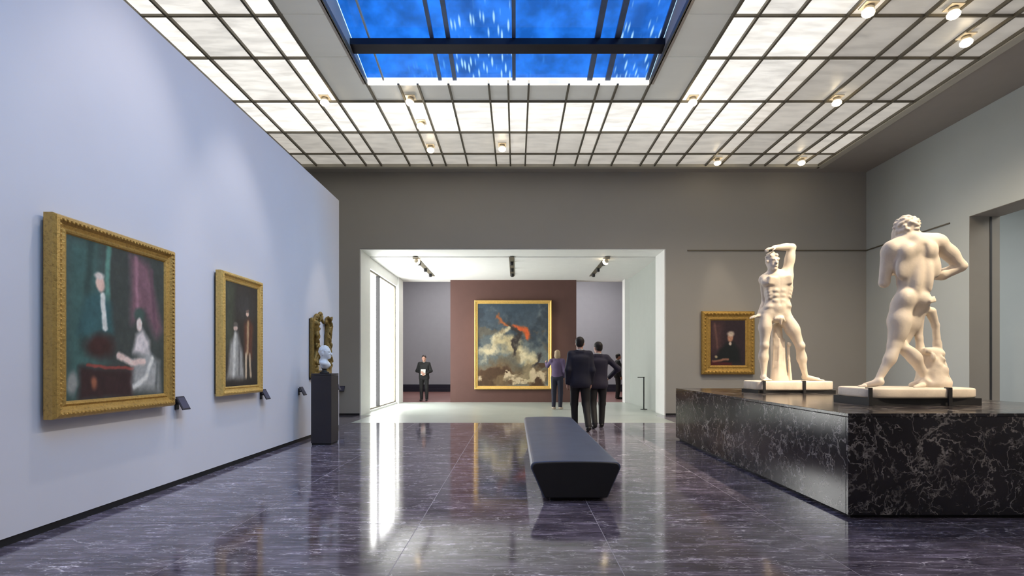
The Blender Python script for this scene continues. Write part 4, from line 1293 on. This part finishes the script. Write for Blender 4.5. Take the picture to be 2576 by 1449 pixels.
def person(label, loc, rz, height, pose, mats, jacket_hem=0.80, hair='short', coat=True, head_turn=0.0, extra=None):
    """local figure faces -y; joint heights for a 1.75 m adult, scaled to height"""
    r = empty('person', loc, rz)
    r.scale = (height / 1.75,) * 3
    tag(r, label, 'person')
    J = dict(hipL=(-0.09, 0, 0.92), hipR=(0.09, 0, 0.92), kneeL=(-0.10, -0.02, 0.49), kneeR=(0.10, -0.02, 0.49), ankL=(-0.10, 0.02, 0.085), ankR=(0.10, 0.02, 0.085),
             shL=(-0.172, 0.01, 1.42), shR=(0.172, 0.01, 1.42), elL=(-0.26, 0.03, 1.12), elR=(0.26, 0.03, 1.12), wrL=(-0.26, -0.05, 0.87), wrR=(0.26, -0.05, 0.87),
             toeL=(-0.11, -0.16, 0.03), toeR=(0.11, -0.16, 0.03), head=(0, -0.02, 1.63))
    J.update(pose)
    A = {k: np.array(v, float) for k, v in J.items()}
    b = Figure()
    hd = A['head']
    ca, sa = math.cos(head_turn), math.sin(head_turn)
    H = lambda x, y, z: hd + np.array((x * ca - y * sa, x * sa + y * ca, z))
    b.ell(hd + (0, 0.0, 0.01), (0.074, 0.092, 0.10), (0, 0, head_turn), 0.02)
    b.ell(H(0, -0.03, -0.055), (0.054, 0.06, 0.058), (0, 0, head_turn), 0.025)
    b.ell(H(0, -0.075, -0.098), (0.022, 0.02, 0.016), k=0.015)
    b.cap(H(0, -0.092, 0.0), H(0, -0.112, -0.03), 0.008, 0.013, 0.010)
    b.cap(H(-0.018, -0.088, -0.062), H(0.018, -0.088, -0.062), 0.009, 0.009, 0.006)
    for sx in (-1, 1):
        b.ell(H(sx * 0.030, -0.094, 0.0), (0.015, 0.012, 0.009), k=0.008, cut=True)
        b.ell(H(sx * 0.076, 0.008, -0.015), (0.010, 0.020, 0.030), (0, 0, head_turn), 0.006)
    b.cap((hd[0] * 0.5, 0.02, 1.42), H(0, 0.02, -0.06), 0.060, 0.056, 0.03)
    b.ell((0, 0.0, 1.27), (0.155, 0.095, 0.17), k=0.05)
    b.ell((0, 0.0, 1.08), (0.13, 0.085, 0.14), k=0.05)
    b.ell((0, 0.01, 0.94), (0.15, 0.10, 0.11), k=0.05)
    for s_ in 'LR':
        b.cap((A['sh' + s_]) * (0.5, 1, 1), A['sh' + s_], 0.055, 0.055, 0.04)
        b.chain([A['sh' + s_], A['el' + s_], A['wr' + s_]], [0.052, 0.040, 0.026], 0.025)
        d = A['wr' + s_] - A['el' + s_]
        sd = 1 if s_ == 'L' else -1
        b.hand(A['wr' + s_], d, (-sd * -1.0, 0.1, 0.05), sd, 0.95, 0.5)
        b.chain([A['hip' + s_], A['knee' + s_], A['ank' + s_]], [0.082, 0.052, 0.036], 0.03)
        b.cap(A['ank' + s_] - (0, 0, 0.03), A['toe' + s_], 0.036, 0.028, 0.02)
    link('body', b.mesh('person_body', 0.0105), mats['skin'], r)
    # upper garment
    c = Figure()
    sl = 0.012 if coat else 0.006
    c.ell((0, 0.0, 1.28), (0.175 + sl, 0.115 + sl, 0.19), k=0.05)
    c.ell((0, 0.0, 1.08), (0.155 + sl, 0.105 + sl, 0.17), k=0.06)
    if coat:
        c.box((0, 0.005, 1.10), (0.125, 0.055, 0.24), rad=0.055, k=0.05)
        c.ell((0, 0.012, 0.93), (0.175, 0.125, 0.15), k=0.06)
        c.cap((-0.08, 0.02, jacket_hem + 0.08), (0.08, 0.02, jacket_hem + 0.08), 0.105, 0.105, 0.05)
        c.box((0, 0, jacket_hem - 0.20), (0.5, 0.5, 0.19), rad=0.005, k=0.01, cut=True)
    else:
        c.ell((0, 0.01, 0.98), (0.165, 0.115, 0.10), k=0.05)
    for s_ in 'LR':
        c.cap(A['sh' + s_] * (0.35, 1, 1) + (0, 0, 0.02), A['sh' + s_] * (0.95, 1, 1), 0.062, 0.066, 0.05)
        w_ = A['el' + s_] + (A['wr' + s_] - A['el' + s_]) * 0.95
        c.chain([A['sh' + s_], A['el' + s_], w_], [0.064, 0.054, 0.043], 0.04)
    # neck opening
    c.ell((hd[0] * 0.5, -0.055, 1.545), (0.060, 0.075, 0.055), k=0.015, cut=True)
    c.cap((-0.05, 0.045, 1.465), (0.05, 0.045, 1.465), 0.035, 0.035, 0.03)
    link('jacket' if coat else 'sweater', c.mesh('jacket', 0.011), mats['top'], r)
    if coat:
        q = Figure()
        q.ell((hd[0] * 0.5, 0.016, 1.492), (0.068, 0.072, 0.026), (0.3, 0, 0))
        link('shirt_collar', q.mesh('shirt_collar', 0.009), mats['shirt'], r)
    # trousers
    tfig = Figure()
    tfig.ell((0, 0.01, 0.95), (0.162, 0.112, 0.12), k=0.05)
    for s_ in 'LR':
        lo_ = A['ank' + s_] + (A['knee' + s_] - A['ank' + s_]) * 0.02
        tfig.chain([A['hip' + s_], A['knee' + s_], lo_], [0.098, 0.072, 0.058], 0.03)
    link('trousers', tfig.mesh('trousers', 0.011), mats['legs'], r)
    for s_ in 'LR':
        g = Figure()
        ank, toe = A['ank' + s_], A['toe' + s_]
        g.cap(ank - (0, -0.015, 0.035), toe, 0.047, 0.036, 0.02)
        g.cap(ank, ank - (0, 0, 0.03), 0.046, 0.046, 0.02)
        link('shoe', g.mesh('shoe', 0.009), mats['shoe'], r)
    h_ = Figure()
    h_.ell(H(0, 0.014, 0.035), (0.084, 0.098, 0.088), (0, 0, head_turn), 0.02)
    h_.ell(H(0, 0.05, -0.02), (0.070, 0.055, 0.065), (0, 0, head_turn), 0.02)
    if hair == 'long':
        h_.ell(H(0, 0.045, -0.06), (0.092, 0.072, 0.105), (0, 0, head_turn), 0.03)
    h_.ell(H(0, -0.10, -0.055), (0.068, 0.06, 0.085), (0, 0, head_turn), 0.012, True)
    link('hair', h_.mesh('hair', 0.0095), mats['hair'], r)
    if extra:
        extra(r)
    return r

PI = math.pi
base_suit = dict(skin=M_skin, top=M_suit, legs=M_trouser, shoe=M_shoe, hair=M_hair, shirt=M_shirt)
# walking away: local front (-y) turned to +y
person('taller man in a navy suit walking away behind the bench', (1.27, 10.15, 0), PI, 1.86,
       dict(ankL=(-0.13, 0.20, 0.10), toeL=(-0.14, 0.04, 0.03), kneeL=(-0.11, -0.02, 0.50), ankR=(0.07, -0.22, 0.085), toeR=(0.08, -0.40, 0.03), kneeR=(0.09, -0.16, 0.49),
            elR=(0.235, 0.08, 1.13), wrR=(0.235, 0.0, 0.88), elL=(-0.225, 0.06, 1.12), wrL=(-0.21, -0.05, 0.88)), base_suit, head_turn=-0.2)
person('man in a dark violet suit walking beside the taller man, elbow bent', (1.69, 10.55, 0), PI, 1.78,
       dict(ankL=(-0.09, -0.12, 0.085), toeL=(-0.10, -0.30, 0.03), kneeL=(-0.10, -0.10, 0.49), ankR=(0.09, 0.16, 0.10), toeR=(0.10, -0.01, 0.03), kneeR=(0.10, -0.02, 0.50),
            elL=(-0.40, 0.03, 1.20), wrL=(-0.25, -0.14, 1.02), elR=(0.25, 0.05, 1.12), wrR=(0.24, -0.05, 0.88)),
       dict(base_suit, top=M_suit2), head_turn=0.5)
def papers(rr):
    MB().box(-0.09, 0.09, -0.006, 0.006, -0.11, 0.11, Matrix.Translation((0, -0.205, 1.10)) @ Matrix.Rotation(-0.25, 4, 'X')).build('held_leaflet', M_shirt, rr, 0.002)
person('guard in black uniform standing in front of the cool grey wall', (-3.33, 18.55, 0), 0.0, 1.66,
       dict(elL=(-0.27, 0.0, 1.14), elR=(0.27, 0.0, 1.14), wrL=(-0.09, -0.19, 1.08), wrR=(0.09, -0.19, 1.03)),
       dict(skin=M_skin, top=M_guard, legs=M_guard, shoe=M_shoe, hair=M_hair, shirt=M_shirt), extra=papers)
person('woman in a plum sweater pointing at the storm painting', (1.20, 14.95, 0), PI * 0.9, 1.74,
       dict(elR=(0.32, -0.12, 1.28), wrR=(0.42, -0.34, 1.36), elL=(-0.24, 0.05, 1.13), wrL=(-0.18, -0.10, 0.95)),
       dict(skin=M_skin, top=M_sweater, legs=M_jeans, shoe=M_shoe_pale, hair=M_fair, shirt=M_shirt), coat=False, hair='long', head_turn=0.3)
person('dark clothed visitor half hidden behind the white pier', (3.90, 19.6, 0), PI * 0.5, 1.74, {},
       dict(skin=M_skin_tan, top=M_guard, legs=M_guard, shoe=M_shoe, hair=M_hair, shirt=M_shirt))
